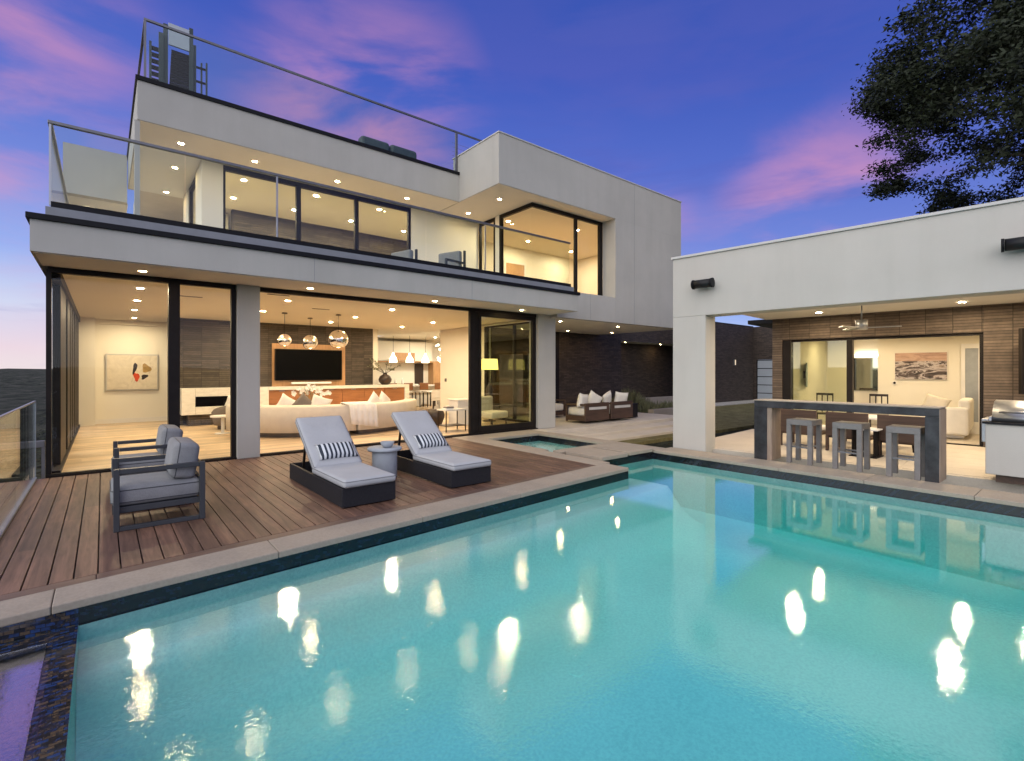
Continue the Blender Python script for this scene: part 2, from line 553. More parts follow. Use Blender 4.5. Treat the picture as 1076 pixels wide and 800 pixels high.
class MB:
    def __init__(s, m=None):
        s.b = bmesh.new()
        s.m = m or Matrix()
        s.mi = 0

    def _f(s, vs, sm=False):
        try:
            f = s.b.faces.new(vs)
            f.smooth = sm
            f.material_index = s.mi
            return f
        except ValueError:
            return None

    def v(s, p):
        return s.b.verts.new(s.m @ Vector(p))

    def box(s, x0, y0, z0, x1, y1, z1):
        v = [s.v((x, y, zz)) for zz in (z0, z1) for x, y in ((x0, y0), (x1, y0), (x1, y1), (x0, y1))]
        for q in ((3, 2, 1, 0), (4, 5, 6, 7), (0, 1, 5, 4), (1, 2, 6, 5), (2, 3, 7, 6), (3, 0, 4, 7)):
            s._f([v[i] for i in q])
        return s

    def cbox(s, c, d):
        return s.box(c[0] - d[0] / 2, c[1] - d[1] / 2, c[2] - d[2] / 2, c[0] + d[0] / 2, c[1] + d[1] / 2, c[2] + d[2] / 2)

    def prism(s, pts, z0, z1):
        a = [s.v((p[0], p[1], z0)) for p in pts]
        b = [s.v((p[0], p[1], z1)) for p in pts]
        n = len(pts)
        s._f(a[::-1])
        s._f(b)
        for i in range(n):
            s._f([a[i], a[(i + 1) % n], b[(i + 1) % n], b[i]])
        return s

    def cyl(s, p0, p1, r0, r1=None, n=12, caps=True, sm=True):
        r1 = r0 if r1 is None else r1
        p0 = Vector(p0)
        p1 = Vector(p1)
        d = (p1 - p0).normalized()
        a = d.orthogonal().normalized()
        c = d.cross(a)
        A = []
        B = []
        for i in range(n):
            t = 2 * PI * i / n
            u = a * math.cos(t) + c * math.sin(t)
            A.append(s.v(p0 + u * r0))
            B.append(s.v(p1 + u * r1))
        for i in range(n):
            s._f([A[i], A[(i + 1) % n], B[(i + 1) % n], B[i]], sm)
        if caps:
            s._f(A[::-1])
            s._f(B)
        return s

    def bar(s, p0, p1, w, h=None):
        """square bar between two points"""
        h = h or w
        p0 = Vector(p0)
        p1 = Vector(p1)
        d = p1 - p0
        L = d.length
        q = d.to_track_quat('Z', 'Y').to_matrix().to_4x4()
        o = s.m
        s.m = s.m @ Matrix.Translation(p0) @ q
        s.box(-w / 2, -h / 2, 0, w / 2, h / 2, L)
        s.m = o
        return s

    def lathe(s, prof, c=(0, 0, 0), n=24):
        rings = []
        for r, zz in prof:
            if r < 1e-5:
                rings.append([s.v((c[0], c[1], c[2] + zz))])
            else:
                rings.append([s.v((c[0] + r * math.cos(2 * PI * i / n), c[1] + r * math.sin(2 * PI * i / n), c[2] + zz)) for i in range(n)])
        for A, B in zip(rings, rings[1:]):
            for i in range(n):
                j = (i + 1) % n
                if len(A) == 1 and len(B) == 1:
                    continue
                if len(A) == 1:
                    s._f([A[0], B[j], B[i]], True)
                elif len(B) == 1:
                    s._f([A[i], A[j], B[0]], True)
                else:
                    s._f([A[i], A[j], B[j], B[i]], True)
        return s

    def sphere(s, c, r, n=20):
        return s.lathe([(r * math.sin(PI * k / (n // 2)), -r * math.cos(PI * k / (n // 2))) for k in range(n // 2 + 1)], c, n)

    def cushion(s, w, d, h, r=.05, k=8, puff=.015):
        """rounded slab centred at the origin, base at z=0"""
        pr = []
        q = []
        for ci, (cx, cy) in enumerate(((w / 2 - r, d / 2 - r), (-w / 2 + r, d / 2 - r), (-w / 2 + r, -d / 2 + r), (w / 2 - r, -d / 2 + r))):
            for j in range(5):
                a = PI / 2 * (ci + j / 4)
                q.append((cx, cy, math.cos(a), math.sin(a)))
        rz = min(r, h / 2 - .002)
        rings = []
        for zz, ins in [(0, rz), (rz * .3, rz * .35), (rz, 0), (h - rz, 0), (h - rz * .3, rz * .3), (h, rz)]:
            rings.append([s.v((cx + ux * max(r - ins, .002), cy + uy * max(r - ins, .002), zz)) for cx, cy, ux, uy in q])
        rings.append([s.v(((cx + ux * (r - rz)) * .93, (cy + uy * (r - rz)) * .93, h + puff * .35)) for cx, cy, ux, uy in q])
        rings.append([s.v(((cx + ux * (r - rz)) * .5, (cy + uy * (r - rz)) * .5, h + puff)) for cx, cy, ux, uy in q])
        n = len(q)
        s._f(rings[0][::-1], True)
        for A, B in zip(rings, rings[1:]):
            for i in range(n):
                s._f([A[i], A[(i + 1) % n], B[(i + 1) % n], B[i]], True)
        s._f(rings[-1], True)
        return s

    def loop(s, w, d, r, zz, tr=.005):
        """thin piping following a rounded rectangle"""
        q = []
        for ci, (cx, cy) in enumerate(((w / 2 - r, d / 2 - r), (-w / 2 + r, d / 2 - r), (-w / 2 + r, -d / 2 + r), (w / 2 - r, -d / 2 + r))):
            for j in range(5):
                a = PI / 2 * (ci + j / 4)
                q.append((Vector((cx + r * math.cos(a), cy + r * math.sin(a), zz)), Vector((math.cos(a), math.sin(a), 0))))
        rings = [[s.v(p + n_ * tr * math.cos(t) + Vector((0, 0, tr * math.sin(t)))) for t in (0, PI / 3, 2 * PI / 3, PI, 4 * PI / 3, 5 * PI / 3)] for p, n_ in q]
        for i in range(len(rings)):
            A = rings[i]
            B = rings[(i + 1) % len(rings)]
            for k in range(6):
                s._f([A[k], B[k], B[(k + 1) % 6], A[(k + 1) % 6]], True)
        return s

    def pillow(s, w, h, t, k=10):
        """pillow in the XZ plane, thickness along Y, pinched corners"""
        sides = []
        for sg in (-1, 1):
            g = []
            for i in range(k + 1):
                row = []
                for j in range(k + 1):
                    u = -1 + 2 * i / k
                    v = -1 + 2 * j / k
                    e = (1 - u ** 4) ** .6 * (1 - v ** 4) ** .6
                    pin = 1 - .10 * (1 - abs(v) ** 2) * abs(u) ** 3
                    pin2 = 1 - .10 * (1 - abs(u) ** 2) * abs(v) ** 3
                    row.append(s.v((u * w / 2 * pin, sg * t / 2 * e, v * h / 2 * pin2)))
                g.append(row)
            sides.append(g)
            for i in range(k):
                for j in range(k):
                    f = [g[i][j], g[i + 1][j], g[i + 1][j + 1], g[i][j + 1]]
                    s._f(f if sg < 0 else f[::-1], True)
        return s

    def done(s, name, weld=False):
        if weld:
            bmesh.ops.remove_doubles(s.b, verts=s.b.verts, dist=.0004)
        me = bpy.data.meshes.new(name)
        s.b.to_mesh(me)
        s.b.free()
        return me


def tagit(o, label, cat, group=None, kind=None):
    if label:
        o['label'] = label
    if cat:
        o['category'] = cat
    if group:
        o['group'] = group
    if kind:
        o['kind'] = kind


class Thing:
    """Empty at the base of a thing; w=True means its parts are drawn in world coordinates"""

    def __init__(s, name, label, cat, loc=(0, 0, 0), rz=0, group=None, w=False):
        s.o = bpy.data.objects.new(name, None)
        COL.objects.link(s.o)
        s.o.location = loc
        s.o.rotation_euler = (0, 0, rz)
        s.o.empty_display_size = .1
        s.loc = Vector(loc)
        s.w = w
        tagit(s.o, label, cat, group)

    def mb(s):
        return MB(Matrix.Translation(-s.loc) if s.w else None)

    def part(s, name, mb, mat, parent=None, bev=0, label=None, weld=False, seg=2):
        o = bpy.data.objects.new(name, mb.done(name, weld))
        COL.objects.link(o)
        for m in (mat if isinstance(mat, (list, tuple)) else [mat]):
            o.data.materials.append(m)
        o.parent = parent or s.o
        if bev:
            bm = o.modifiers.new('bevel', 'BEVEL')
            bm.width = bev
            bm.segments = seg
            bm.limit_method = 'ANGLE'
        if label:
            o['label'] = label
        return o


def solo(name, mb, mat, label=None, cat=None, group=None, kind=None, bev=0, loc=None, weld=False):
    o = bpy.data.objects.new(name, mb.done(name, weld))
    COL.objects.link(o)
    for m in (mat if isinstance(mat, (list, tuple)) else [mat]):
        o.data.materials.append(m)
    tagit(o, label, cat, group, kind)
    if bev:
        bm = o.modifiers.new('bevel', 'BEVEL')
        bm.width = bev
        bm.segments = 2
        bm.limit_method = 'ANGLE'
    if loc:
        o.location = loc
    return o


def copy_tree(o, parent=None):
    c = o.copy()
    COL.objects.link(c)
    c.parent = parent
    for ch in list(o.children):
        copy_tree(ch, c)
    return c


ORD = ['first', 'second', 'third', 'fourth', 'fifth', 'sixth', 'seventh', 'eighth', 'ninth', 'tenth']
O0 = (9.28, 5.94)
RZP = math.atan2(-.9955, .095)


def PW(s, t, zz=0):
    return (O0[0] + s * .095 + t * .9955, O0[1] - s * .9955 + t * .095, zz)


# ------------------------------------------------------------------ terrain, hills
def terrain():
    mb = MB()
    nr, na = 90, 150
    from mathutils import noise as N
    rr = [1.2 * (7000 / 1.2) ** (i / nr) for i in range(nr + 1)]
    rows = []
    cx, cy = 4, 6
    for r in rr:
        row = []
        for j in range(na):
            a = 2 * PI * j / na
            x = cx + r * math.cos(a)
            y = cy + r * math.sin(a)
            d = max(0, -x - 1.4)
            d2 = max(0, y - 40, x - 60, -y - 25)
            dd = max(d, d2)
            if dd <= 0:
                zz = -2.6 if (-1.4 <= x < 10.2 and -5 < y < 11.5) else -.34
            else:
                zz = -.34 - min(75, dd * .42)
                far = math.hypot(x, y)
                wgt = min(1, max(0, (far - 250) / 500))
                zz += wgt * (26 * N.noise(Vector((x / 520, y / 520, 3))) + 30)
                w2 = min(1, max(0, (far - 1400) / 1800))
                zz += w2 * (58 + 22 * N.noise(Vector((x / 1500, y / 1500, 8))))
                zz += min(1, dd / 60) * 3.0 * N.noise(Vector((x / 14, y / 14, 1)))
            row.append(mb.v((x, y, zz)))
        rows.append(row)
    c = mb.v((cx, cy, -2.6))
    for j in range(na):
        mb._f([c, rows[0][j], rows[0][(j + 1) % na]], True)
    for A, B in zip(rows, rows[1:]):
        for j in range(na):
            mb._f([A[j], B[j], B[(j + 1) % na], A[(j + 1) % na]], True)
    m, t, out = newmat('forested_hills')
    v = objco(t)
    p = t.nodes.new('ShaderNodeBsdfPrincipled')
    r = ramp(t, [(.38, (.018, .022, .018, 1)), (.5, (.06, .065, .05, 1)), (.62, (.12, .115, .095, 1))])
    t.links.new(noise(t, v, .035, 12, .8), r.inputs[0])
    t.links.new(r.outputs[0], p.inputs['Base Color'])
    p.inputs['Roughness'].default_value = 1
    p.inputs['Specular IOR Level'].default_value = .05
    t.links.new(bump(t, noise(t, v, .09, 7, .75), 1, 9), p.inputs['Normal'])
    t.links.new(p.outputs[0], out.inputs[0])
    solo('hills', mb, m, kind='structure')


terrain()

# lawn and pale gravel band by the far dark walls
mb = MB()
mb.box(8.95, 7.9, -.34, 40, 40, -.25)
solo('lawn', mb, M['lawn'], kind='structure')
mb = MB()
mb.box(19.5, 13.3, -.246, 31.5, 14.45, -.20)
mb.box(30.5, 9.5, -.246, 31.5, 13.29, -.20)
solo('gravel_path', mb, M['gravel'], kind='structure')
# patio with two steps down to the lawn
mb = MB()
mb.box(9.02, 9.62, -.3, 16.0, 13.55, -.002)
mb.box(9.03, 9.0, -.3, 15.4, 9.616, -.10)
mb.box(9.04, 8.35, -.3, 14.9, 8.996, -.18)
solo('patio', mb, M['paver'], kind='structure', bev=.012)

# ------------------------------------------------------------------ deck


def yin(x):
    return 4.94 + .097 * (x + .28)


def yout(x):
    return 4.56 + .0775 * (x + .5)


mb = MB()
x = -2.2
while x < 6.45:
    x1 = min(x + .1355, 6.455)
    mb.prism([(x, yin(x) + .15), (x1, yin(x1) + .15), (x1, 10.14), (x, 10.14)], -.035, 0)
    x += .145
deck = solo('deck', mb, M['deck'], kind='structure', bev=.003)
mb = MB()
for a in range(4):
    xa = -2.2 + a * 2.163
    xb = xa + 2.158
    mb.prism([(xa, yin(xa) + .008), (xb, yin(xb) + .008), (xb, yin(xb) + .144), (xa, yin(xa) + .144)], -.035, 0)
solo('deck_border', mb, M['deck_edge'], kind='structure', bev=.003)
mb = MB()
mb.prism([(-2.2, yin(-2.2) + .02), (6.455, yin(6.455) + .02), (6.455, 10.14), (-2.2, 10.14)], -.5, -.05)
solo('deck_base', mb, M['cap'], kind='structure')

# ------------------------------------------------------------------ pool
WZ = -.17
pool = Thing('pool', 'long rectangular teal swimming pool with dark mosaic waterline', 'pool', (4, 2, -1.4), w=True)
mb = pool.mb()
X0, X1, Y0 = -.13, 8.62, -.6


def floor_z(x, y):
    # wide underwater bench along the deck side, rounded down to the floor
    edge = 4.23 + .0805 * (x + .12)
    d1 = edge - y
    d = max(d1, x - 7.46)
    if d <= 0:
        return -.36
    t_ = min(1, d / .55)
    return -.36 - .66 * (1 - (1 - t_) ** 2.2) - .05 * min(1, max(0, 3.5 - y) / 3)


nx, ny = 150, 112
gv = [[mb.v((X0 + (X1 - X0) * i / nx, Y0 + (5.99 - Y0) * j / ny, floor_z(X0 + (X1 - X0) * i / nx, Y0 + (5.99 - Y0) * j / ny))) for j in range(ny + 1)] for i in range(nx + 1)]
for i in range(nx):
    for j in range(ny):
        mb._f([gv[i][j], gv[i + 1][j], gv[i + 1][j + 1], gv[i][j + 1]], True)
pool.part('pool_floor', mb, M['plaster'])
mb = pool.mb()
mb.prism([(X0 - .001, 4.62), (6.732, 5.142), (6.73, 5.98), (8.62, 5.98), (8.62, Y0), (X0, Y0), (X0, Y0 - .25), (8.9, Y0 - .25), (8.9, 6.2), (6.5, 6.2), (6.5, 5.36), (X0, 4.86)], -1.7, -.187)
mb.prism([(X0 - .6, Y0 - .25), (X0 - .002, Y0 - .25), (X0 - .002, 4.62), (X0 - .6, 4.62)], -1.7, WZ - .012)
pool.part('pool_wall', mb, M['plaster'])
mb = pool.mb()
mb.prism([(X0 - .001, 4.62), (6.732, 5.142), (6.73, 5.98), (8.62, 5.98), (8.62, Y0), (8.9, Y0), (8.9, 6.2), (6.5, 6.2), (6.5, 5.36), (X0, 4.86)], -.186, -.052)
pool.part('waterline_tile', mb, M['tile'])
mb = pool.mb()
mb.prism([(X0 - .62, Y0 - .25), (X0 - .003, Y0 - .25), (X0 - .003, 4.60), (X0 - .62, 4.55)], WZ - .012, WZ - .002)
mb.prism([(X0 - 1.6, 4.5), (X0 - .002, 4.624), (X0 - .002, 4.85), (X0 - 1.6, 4.7)], -1.5, -.054)
mb.prism([(X0 - 1.9, Y0 - .25), (X0 - .63, Y0 - .25), (X0 - .63, 4.55), (X0 - 1.9, 4.45)], -1.0, -.9)
pool.part('overflow_edge', mb, M['tile_blue'])
pool.part('water_film', pool.mb().box(X0 - .615, Y0 - .2, WZ - .0015, X0 - .15, 4.42, WZ + .002), M['film'])
for cx_, cy_ in ((3.2, 3.0), (6.4, 2.2)):
    pool.part('drain_cover', pool.mb().cyl((cx_, cy_, floor_z(cx_, cy_) - .01), (cx_, cy_, floor_z(cx_, cy_) + .006), .07, n=20), M['plaster'])
# water
mb = MB()
e = .004
pts = [(X0 - .001, Y0 + e), (X1 - e, Y0 + e), (X1 - e, 5.98 - e), (6.73 + e, 5.98 - e), (6.73 + e, 5.14 - e), (X0 - .001, 4.62 - e)]
a = [mb.v((p[0], p[1], -1.12)) for p in pts]
b = [mb.v((p[0], p[1], WZ)) for p in pts]
mb.mi = 1
mb._f(a[::-1])
for i in range(6):
    mb._f([a[i], a[(i + 1) % 6], b[(i + 1) % 6], b[i]])
mb.mi = 0
mb._f(b)
solo('water', mb, [M['water'], M['water_side']], kind='structure')

# coping stones
mb = MB()
xs = [-2.2, -1.55, -.27, 1.2, 2.7, 4.2, 5.6]
for i in range(len(xs) - 1):
    xa, xb = xs[i] + .002, xs[i + 1] - .002
    mb.prism([(xa, yout(xa)), (xb, yout(xb)), (xb, yin(xb)), (xa, yin(xa))], -.052, .006)
mb.prism([(5.602, yout(5.6)), (6.70, 5.11), (6.70, yin(6.7)), (5.602, yin(5.6))], -.052, .006)
mb.box(6.462, yin(6.7) + .004, -.052, 6.84, 7.3, .006)
mb.box(6.462, 7.304, -.052, 6.98, 9.4, .006)
mb.box(6.462, 9.404, -.052, 8.98, 10.13, .006)      # spa far coping
mb.box(6.985, 6.96, -.052, 8.62, 7.2, .006)
mb.box(8.625, 5.93, -.052, 9.0, 9.4, .006)
yy = 5.926
while yy > -1:
    mb.box(8.585, yy - 1.19, -.052, 9.2, yy, .006)
    yy -= 1.194
solo('pool_coping', mb, M['stone'], label='pale limestone coping running round the pool and spa', cat='coping', bev=.008)
# stepping pads
p1 = Thing('stepping_pad', 'square limestone stepping pad over the water nearer the deck', 'stepping stone', (7.33, 6.4, -.3), group='limestone pads between spa and pool', w=True)
mb = p1.mb().box(6.97, 5.90, -.03, 7.71, 6.82, .038)
p1.part('slab', mb, M['stone'], bev=.008)
mb = p1.mb().box(6.98, 5.99, -.5, 7.70, 6.83, -.032)
p1.part('tiled_plinth', mb, M['tile'])
p2 = copy_tree(p1.o)
p2.location = (8.19, 6.44, -.3)
p2['label'] = 'square limestone stepping pad over the water farther from the deck'

# spa
spa = Thing('spa', 'small square spa with dark tiled rim beside the deck', 'spa', (7.8, 8.3, -1), w=True)
mb = spa.mb()
mb.prism([(6.98, 7.2), (8.63, 7.2), (8.63, 9.4), (6.98, 9.4)], -.95, -.55)
mb.box(6.6, 7.15, -.95, 6.979, 9.5, -.187)
mb.box(8.631, 7.15, -.95, 8.9, 9.5, -.187)
mb.box(6.979, 9.401, -.95, 8.631, 9.6, -.187)
mb.box(6.979, 6.99, -.95, 8.631, 7.199, -.187)
spa.part('shell', mb, M['plaster'])
mb = spa.mb()
mb.box(6.6, 7.15, -.186, 6.976, 9.5, -.053)
mb.box(8.634, 7.15, -.186, 8.9, 9.5, -.053)
mb.box(6.976, 9.404, -.186, 8.634, 9.6, -.053)
mb.box(6.976, 6.99, -.186, 8.634, 7.196, -.053)
spa.part('rim_tile', mb, M['tile'])
mb = spa.mb()
mb.box(6.985, 7.205, -.155, 8.625, 9.395, -.15)
spa.part('spa_water', mb, glassy('spa_water', (.86, .96, .95, 1), .06, .02, water_bump))
# dark channel below the pads
mb = MB()
mb.box(6.86, 5.99, -.55, 8.6, 6.95, -.45)
solo('channel_floor', mb, M['tile'], kind='structure')

# ------------------------------------------------------------------ HOUSE
H = Thing('modern_house', 'two storey modern white stucco house with lit glass walls behind the deck', 'house', (4, 12, -.3), w=True)
P = H.part


def hb(*boxes):
    mb = H.mb()
    for b in boxes:
        mb.box(*b)
    return mb


P('floor', hb((-.66, 10.16, -.3, 9.98, 20.6, .012), (9.984, 13.9, -.3, 17.2, 23.2, .012)), M['floor'])
P('threshold', hb((-.66, 10.142, -.28, 9.3, 10.158, .03), (-.66, 10.20, .013, 9.3, 10.30, .04)), M['metal_dark'])
# balcony slab (its front is the long fascia band)
P('balcony_slab', hb((-.74, 9.05, 3.18, 9.72, 20.8, 3.60)), M['stucco'])
P('slab_soffit', hb((-.70, 9.09, 3.172, 9.68, 10.17, 3.1785)), M['soffit'])
P('ceiling', hb((-.58, 10.34, 3.150, 9.9, 20.5, 3.179), (9.95, 13.95, 3.2, 17.1, 23.1, 3.25)), M['ceiling'])
P('slab_flashing', hb((-.78, 9.01, 3.602, 9.76, 9.9, 3.68)), M['cap'], bev=.006)
P('balcony_curb', hb((-.6, 9.19, 3.682, 9.70, 9.27, 3.83), (-.6, 9.274, 3.682, -.52, 20, 3.83)), M['curb'])
P('glass_channel', hb((-.55, 9.275, 3.684, 9.68, 9.36, 3.93), (-.515, 9.364, 3.684, -.47, 20, 3.93)), M['cap'])
P('balcony_floor', hb((-.46, 9.364, 3.604, 9.26, 20.0, 3.64)), M['paver'])
# columns
for cx0, cx1 in ((1.88, 2.26), (9.27, 9.93)):
    P('column', hb((cx0, 10.12, 0, cx1, 10.5, 3.172)), M['stucco'], bev=.01)
# east wall of the living room: plaster block then dark window
P('partition_wall', hb((9.98, 13.6, .014, 10.25, 16.45, 3.149)), M['white_wall'])
P('window_frame', hb((9.96, 10.55, .014, 10.06, 10.67, 3.148), (9.96, 13.45, .014, 10.06, 13.58, 3.148), (9.965, 10.68, 3.05, 10.055, 13.44, 3.148), (9.965, 10.68, .014, 10.055, 13.44, .08), (9.965, 12.0, .09, 10.055, 12.08, 3.04)), M['metal_dark'])
P('window_pane', hb((10.0, 10.68, .09, 10.015, 13.44, 3.04)), M['glass_dim'])
# brick feature wall, back walls
P('feature_wall', hb((1.47, 17.4, .014, 7.68, 17.75, 3.149)), M['brick_in'])
P('feature_wall_end', hb((7.684, 17.38, .014, 7.86, 17.77, 3.149)), M['white_wall'])
P('back_wall', hb((-.58, 19.3, .014, 7.86, 19.5, 3.149), (7.5, 22.9, .014, 17.1, 23.1, 3.2), (7.5, 19.504, .014, 7.86, 22.9, 3.2), (16.9, 13.96, .014, 17.1, 22.9, 3.2)), M['white_wall'])
P('baseboard', hb((-.4, 19.27, .014, 1.6, 19.299, .15)), M['white_ceramic'])
P('corner_pier', hb((-.55, 18.9, .014, -.18, 19.26, 3.149)), M['white_wall'])
P('cornice', hb((-.16, 19.22, 3.0, 7.3, 19.299, 3.148)), M['ceiling'])
# front glazing
fr = P('window_frame', hb((-.64, 10.2, 3.09, 1.87, 10.3, 3.171), (-.66, 10.2, .042, -.60, 10.3, 3.088), (.86, 10.18, .042, 1.02, 10.32, 3.088), (1.80, 10.2, .042, 1.875, 10.3, 3.088)), M['metal_dark'])
P('window_pane', hb((-.60, 10.24, .042, .86, 10.255, 3.088), (1.02, 10.24, .042, 1.80, 10.255, 3.088)), M['glass'], parent=fr)
P('door_track', hb((2.27, 10.2, 3.09, 9.265, 10.3, 3.171)), M['metal_dark'])
for i, xx in enumerate((7.0, 7.16)):
    f = P('sliding_door', hb((xx, 10.13 + i * .09, .042, xx + .15, 10.21 + i * .09, 3.088)), M['metal_dark'])
f = P('sliding_door', hb((7.31, 10.21, .042, 7.40, 10.29, 3.088), (9.13, 10.21, .042, 9.26, 10.29, 3.088), (7.40, 10.21, 2.98, 9.13, 10.29, 3.088), (7.40, 10.21, .042, 9.13, 10.29, .2)), M['metal_dark'])
P('door_pane', hb((7.40, 10.245, .2, 9.13, 10.26, 2.98)), M['glass_dim'], parent=f)
# left side wall of stacked sliding panels
f = P('window_frame', hb((-.66, 10.31, 3.0, -.5, 18.88, 3.148), (-.66, 10.31, .014, -.5, 18.88, .07)), M['metal_dark'])
yy = 10.9
wd = [(10.95, 1.5), (13.0, .9), (14.2, .5), (15.1, .6), (16.2, .5), (17.2, .7), (18.3, .55)]
for y0, w in wd:
    P('stacking_panel', hb((-.63, y0, .072, -.53, y0 + w, 2.998)), M['metal_dark'], parent=f, bev=.01)
P('side_pane', hb((-.60, 10.32, .072, -.588, 18.88, 2.998)), M['glass'], parent=f)
# patio side: brick walls under the box
P('patio_brick_wall', hb((10.3, 13.6, -.3, 17.3, 13.9, 3.18)), M['brick_dark'])
P('patio_window', hb((13.2, 13.56, 0, 13.5, 13.598, 3.09)), M['metal_dark'])
P('far_canopy', hb((17.3, 15.8, 3.12, 33, 17.3, 4.0)), M['brick_dark'], label='dark fascia of the rear wing canopy')
P('canopy_soffit', hb((17.35, 15.85, 3.105, 32.9, 17.0, 3.118)), M['soffit'])
P('rear_brick_wall', hb((17.0, 17.01, -.3, 32.0, 17.25, 3.10)), M['brick_dark'])
for jx in (2.9, 6.3):
    P('control_joint', hb((jx, 9.047, 3.19, jx + .006, 9.0495, 3.598)), M['curb'])
for jx in (11.1, 13.2):
    P('control_joint', hb((jx, 9.847, 3.11, jx + .006, 9.8495, 3.86 if jx < 12 else 7.59)), M['curb'])
# the box
Yb = 9.85
P('upper_box', hb((9.725, Yb, 3.10, 12.25, 10.28, 3.87), (12.254, Yb, 3.10, 15.9, 10.1, 6.32), (15.65, 10.104, 3.10, 15.9, 16.5, 6.32),
                  (9.725, 10.285, 3.10, 12.25, 13.55, 3.6), (12.254, 10.104, 3.10, 15.648, 13.55, 3.6),
                  (12.254, 10.104, 3.604, 12.45, 10.36, 6.318)), M['stucco'])
P('box_soffit', hb((9.74, 10.0, 3.092, 15.88, 13.55, 3.0985)), M['soffit'])
P('upper_parapet', hb((7.68, Yb, 6.322, 15.9, 10.1, 7.60), (7.68, 10.104, 6.322, 7.92, 11.95, 7.60), (15.65, 10.104, 6.322, 15.9, 16.5, 7.60)), M['stucco'])
P('parapet_cap', hb((7.66, 9.83, 7.602, 15.92, 10.12, 7.63), (7.66, 10.124, 7.602, 7.94, 11.97, 7.63), (15.63, 10.124, 7.602, 15.92, 16.5, 7.63)), M['cap_light'])
P('box_roof', hb((7.925, 10.11, 6.322, 15.64, 16.5, 6.7)), M['stucco'])
P('box_eave_soffit', hb((7.70, 9.87, 6.312, 12.248, 12.9, 6.3205)), M['soffit'])
# main roof
P('roof_fascia', hb((.50, 11.65, 6.32, 7.676, 11.9, 7.06), (.50, 11.904, 6.32, .75, 16.3, 7.06)), M['stucco'])
P('roof_deck', hb((.755, 11.905, 6.32, 7.67, 20, 6.9)), M['paver'])
P('roof_soffit', hb((.52, 11.67, 6.312, 7.675, 16.2, 6.3185)), M['soffit'])
P('roof_flashing', hb((.47, 11.62, 7.062, 7.676, 11.95, 7.14), (.47, 11.955, 7.062, .8, 16.3, 7.14)), M['cap'])
P('corner_post', hb((.46, 11.67, 3.642, .54, 11.86, 6.31)), M['stucco'])
P('rear_wing_wall', hb((-.74, 16.05, 5.9, .48, 16.3, 7.1), ), M['stucco'])
P('rear_wing_soffit', hb((-.72, 16.31, 5.9, .5, 20, 5.94)), M['soffit'])
P('rear_lower_wall', hb((-.72, 19.0, 3.65, 1.6, 19.2, 5.88)), M['white_wall'])
P('rear_door', hb((-.1, 18.95, 3.65, .5, 18.99, 5.6)), M['metal_dark'])
# upper facade at Y=12.95
for b_ in ((1.70, 12.95, 3.642, 2.12, 13.15, 6.311), (6.88, 12.95, 3.642, 9.26, 13.1, 6.311), (1.70, 13.154, 3.642, 1.85, 13.9, 6.311), (1.70, 15.2, 3.642, 1.85, 16.2, 6.311)):
    P('upper_wall', hb(b_), M['white_wall'])
fr = P('window_frame', hb((2.122, 12.96, 6.20, 6.878, 13.06, 6.31), (2.122, 12.96, 3.645, 2.17, 13.06, 6.198), (3.72, 12.96, 3.645, 3.83, 13.06, 6.198), (5.22, 12.96, 3.645, 5.32, 13.06, 6.198), (6.80, 12.96, 3.645, 6.878, 13.06, 6.198)), M['metal_dark'])
P('window_pane', hb((2.17, 13.0, 3.645, 3.72, 13.012, 6.198), (3.83, 13.0, 3.645, 5.22, 13.012, 6.198), (5.32, 13.0, 3.645, 6.80, 13.012, 6.198)), M['glass'], parent=fr)
fr = P('window_frame', hb((1.72, 13.9, 3.645, 1.80, 13.98, 6.3), (1.72, 15.12, 3.645, 1.80, 15.2, 6.3), (1.72, 13.98, 6.2, 1.80, 15.12, 6.3)), M['metal_dark'])
P('window_pane', hb((1.755, 13.98, 3.645, 1.765, 15.12, 6.2)), M['glass'], parent=fr)
# corner glazing of the box
fr = P('window_frame', hb((9.25, 10.36, 6.20, 12.25, 10.44, 6.31), (12.10, 10.36, 3.872, 12.25, 10.44, 6.198), (11.0, 10.36, 3.872, 11.09, 10.44, 6.198), (9.25, 10.445, 6.20, 9.33, 11.85, 6.31), (9.25, 11.74, 3.645, 9.33, 11.85, 6.198), (9.25, 10.36, 3.66, 12.25, 10.44, 3.868)), M['metal_dark'])
P('window_pane', hb((9.28, 10.39, 3.872, 11.0, 10.402, 6.198), (11.09, 10.39, 3.872, 12.1, 10.402, 6.198), (9.28, 10.41, 3.872, 9.292, 11.74, 6.198)), M['glass'], parent=fr)
P('jamb', hb((9.26, 11.855, 3.645, 9.36, 12.06, 6.31)), M['white_wall'])
f = P('door', hb((9.27, 12.07, 3.645, 9.33, 12.16, 6.30), (9.27, 12.84, 3.645, 9.33, 12.93, 6.30), (9.27, 12.16, 6.2, 9.33, 12.84, 6.30)), M['metal_dark'])
P('door_pane', hb((9.29, 12.16, 3.645, 9.302, 12.84, 6.2)), M['glass'], parent=f)
P('handle', hb((9.22, 12.20, 4.6, 9.27, 12.32, 4.63)), M['steel'], parent=f)
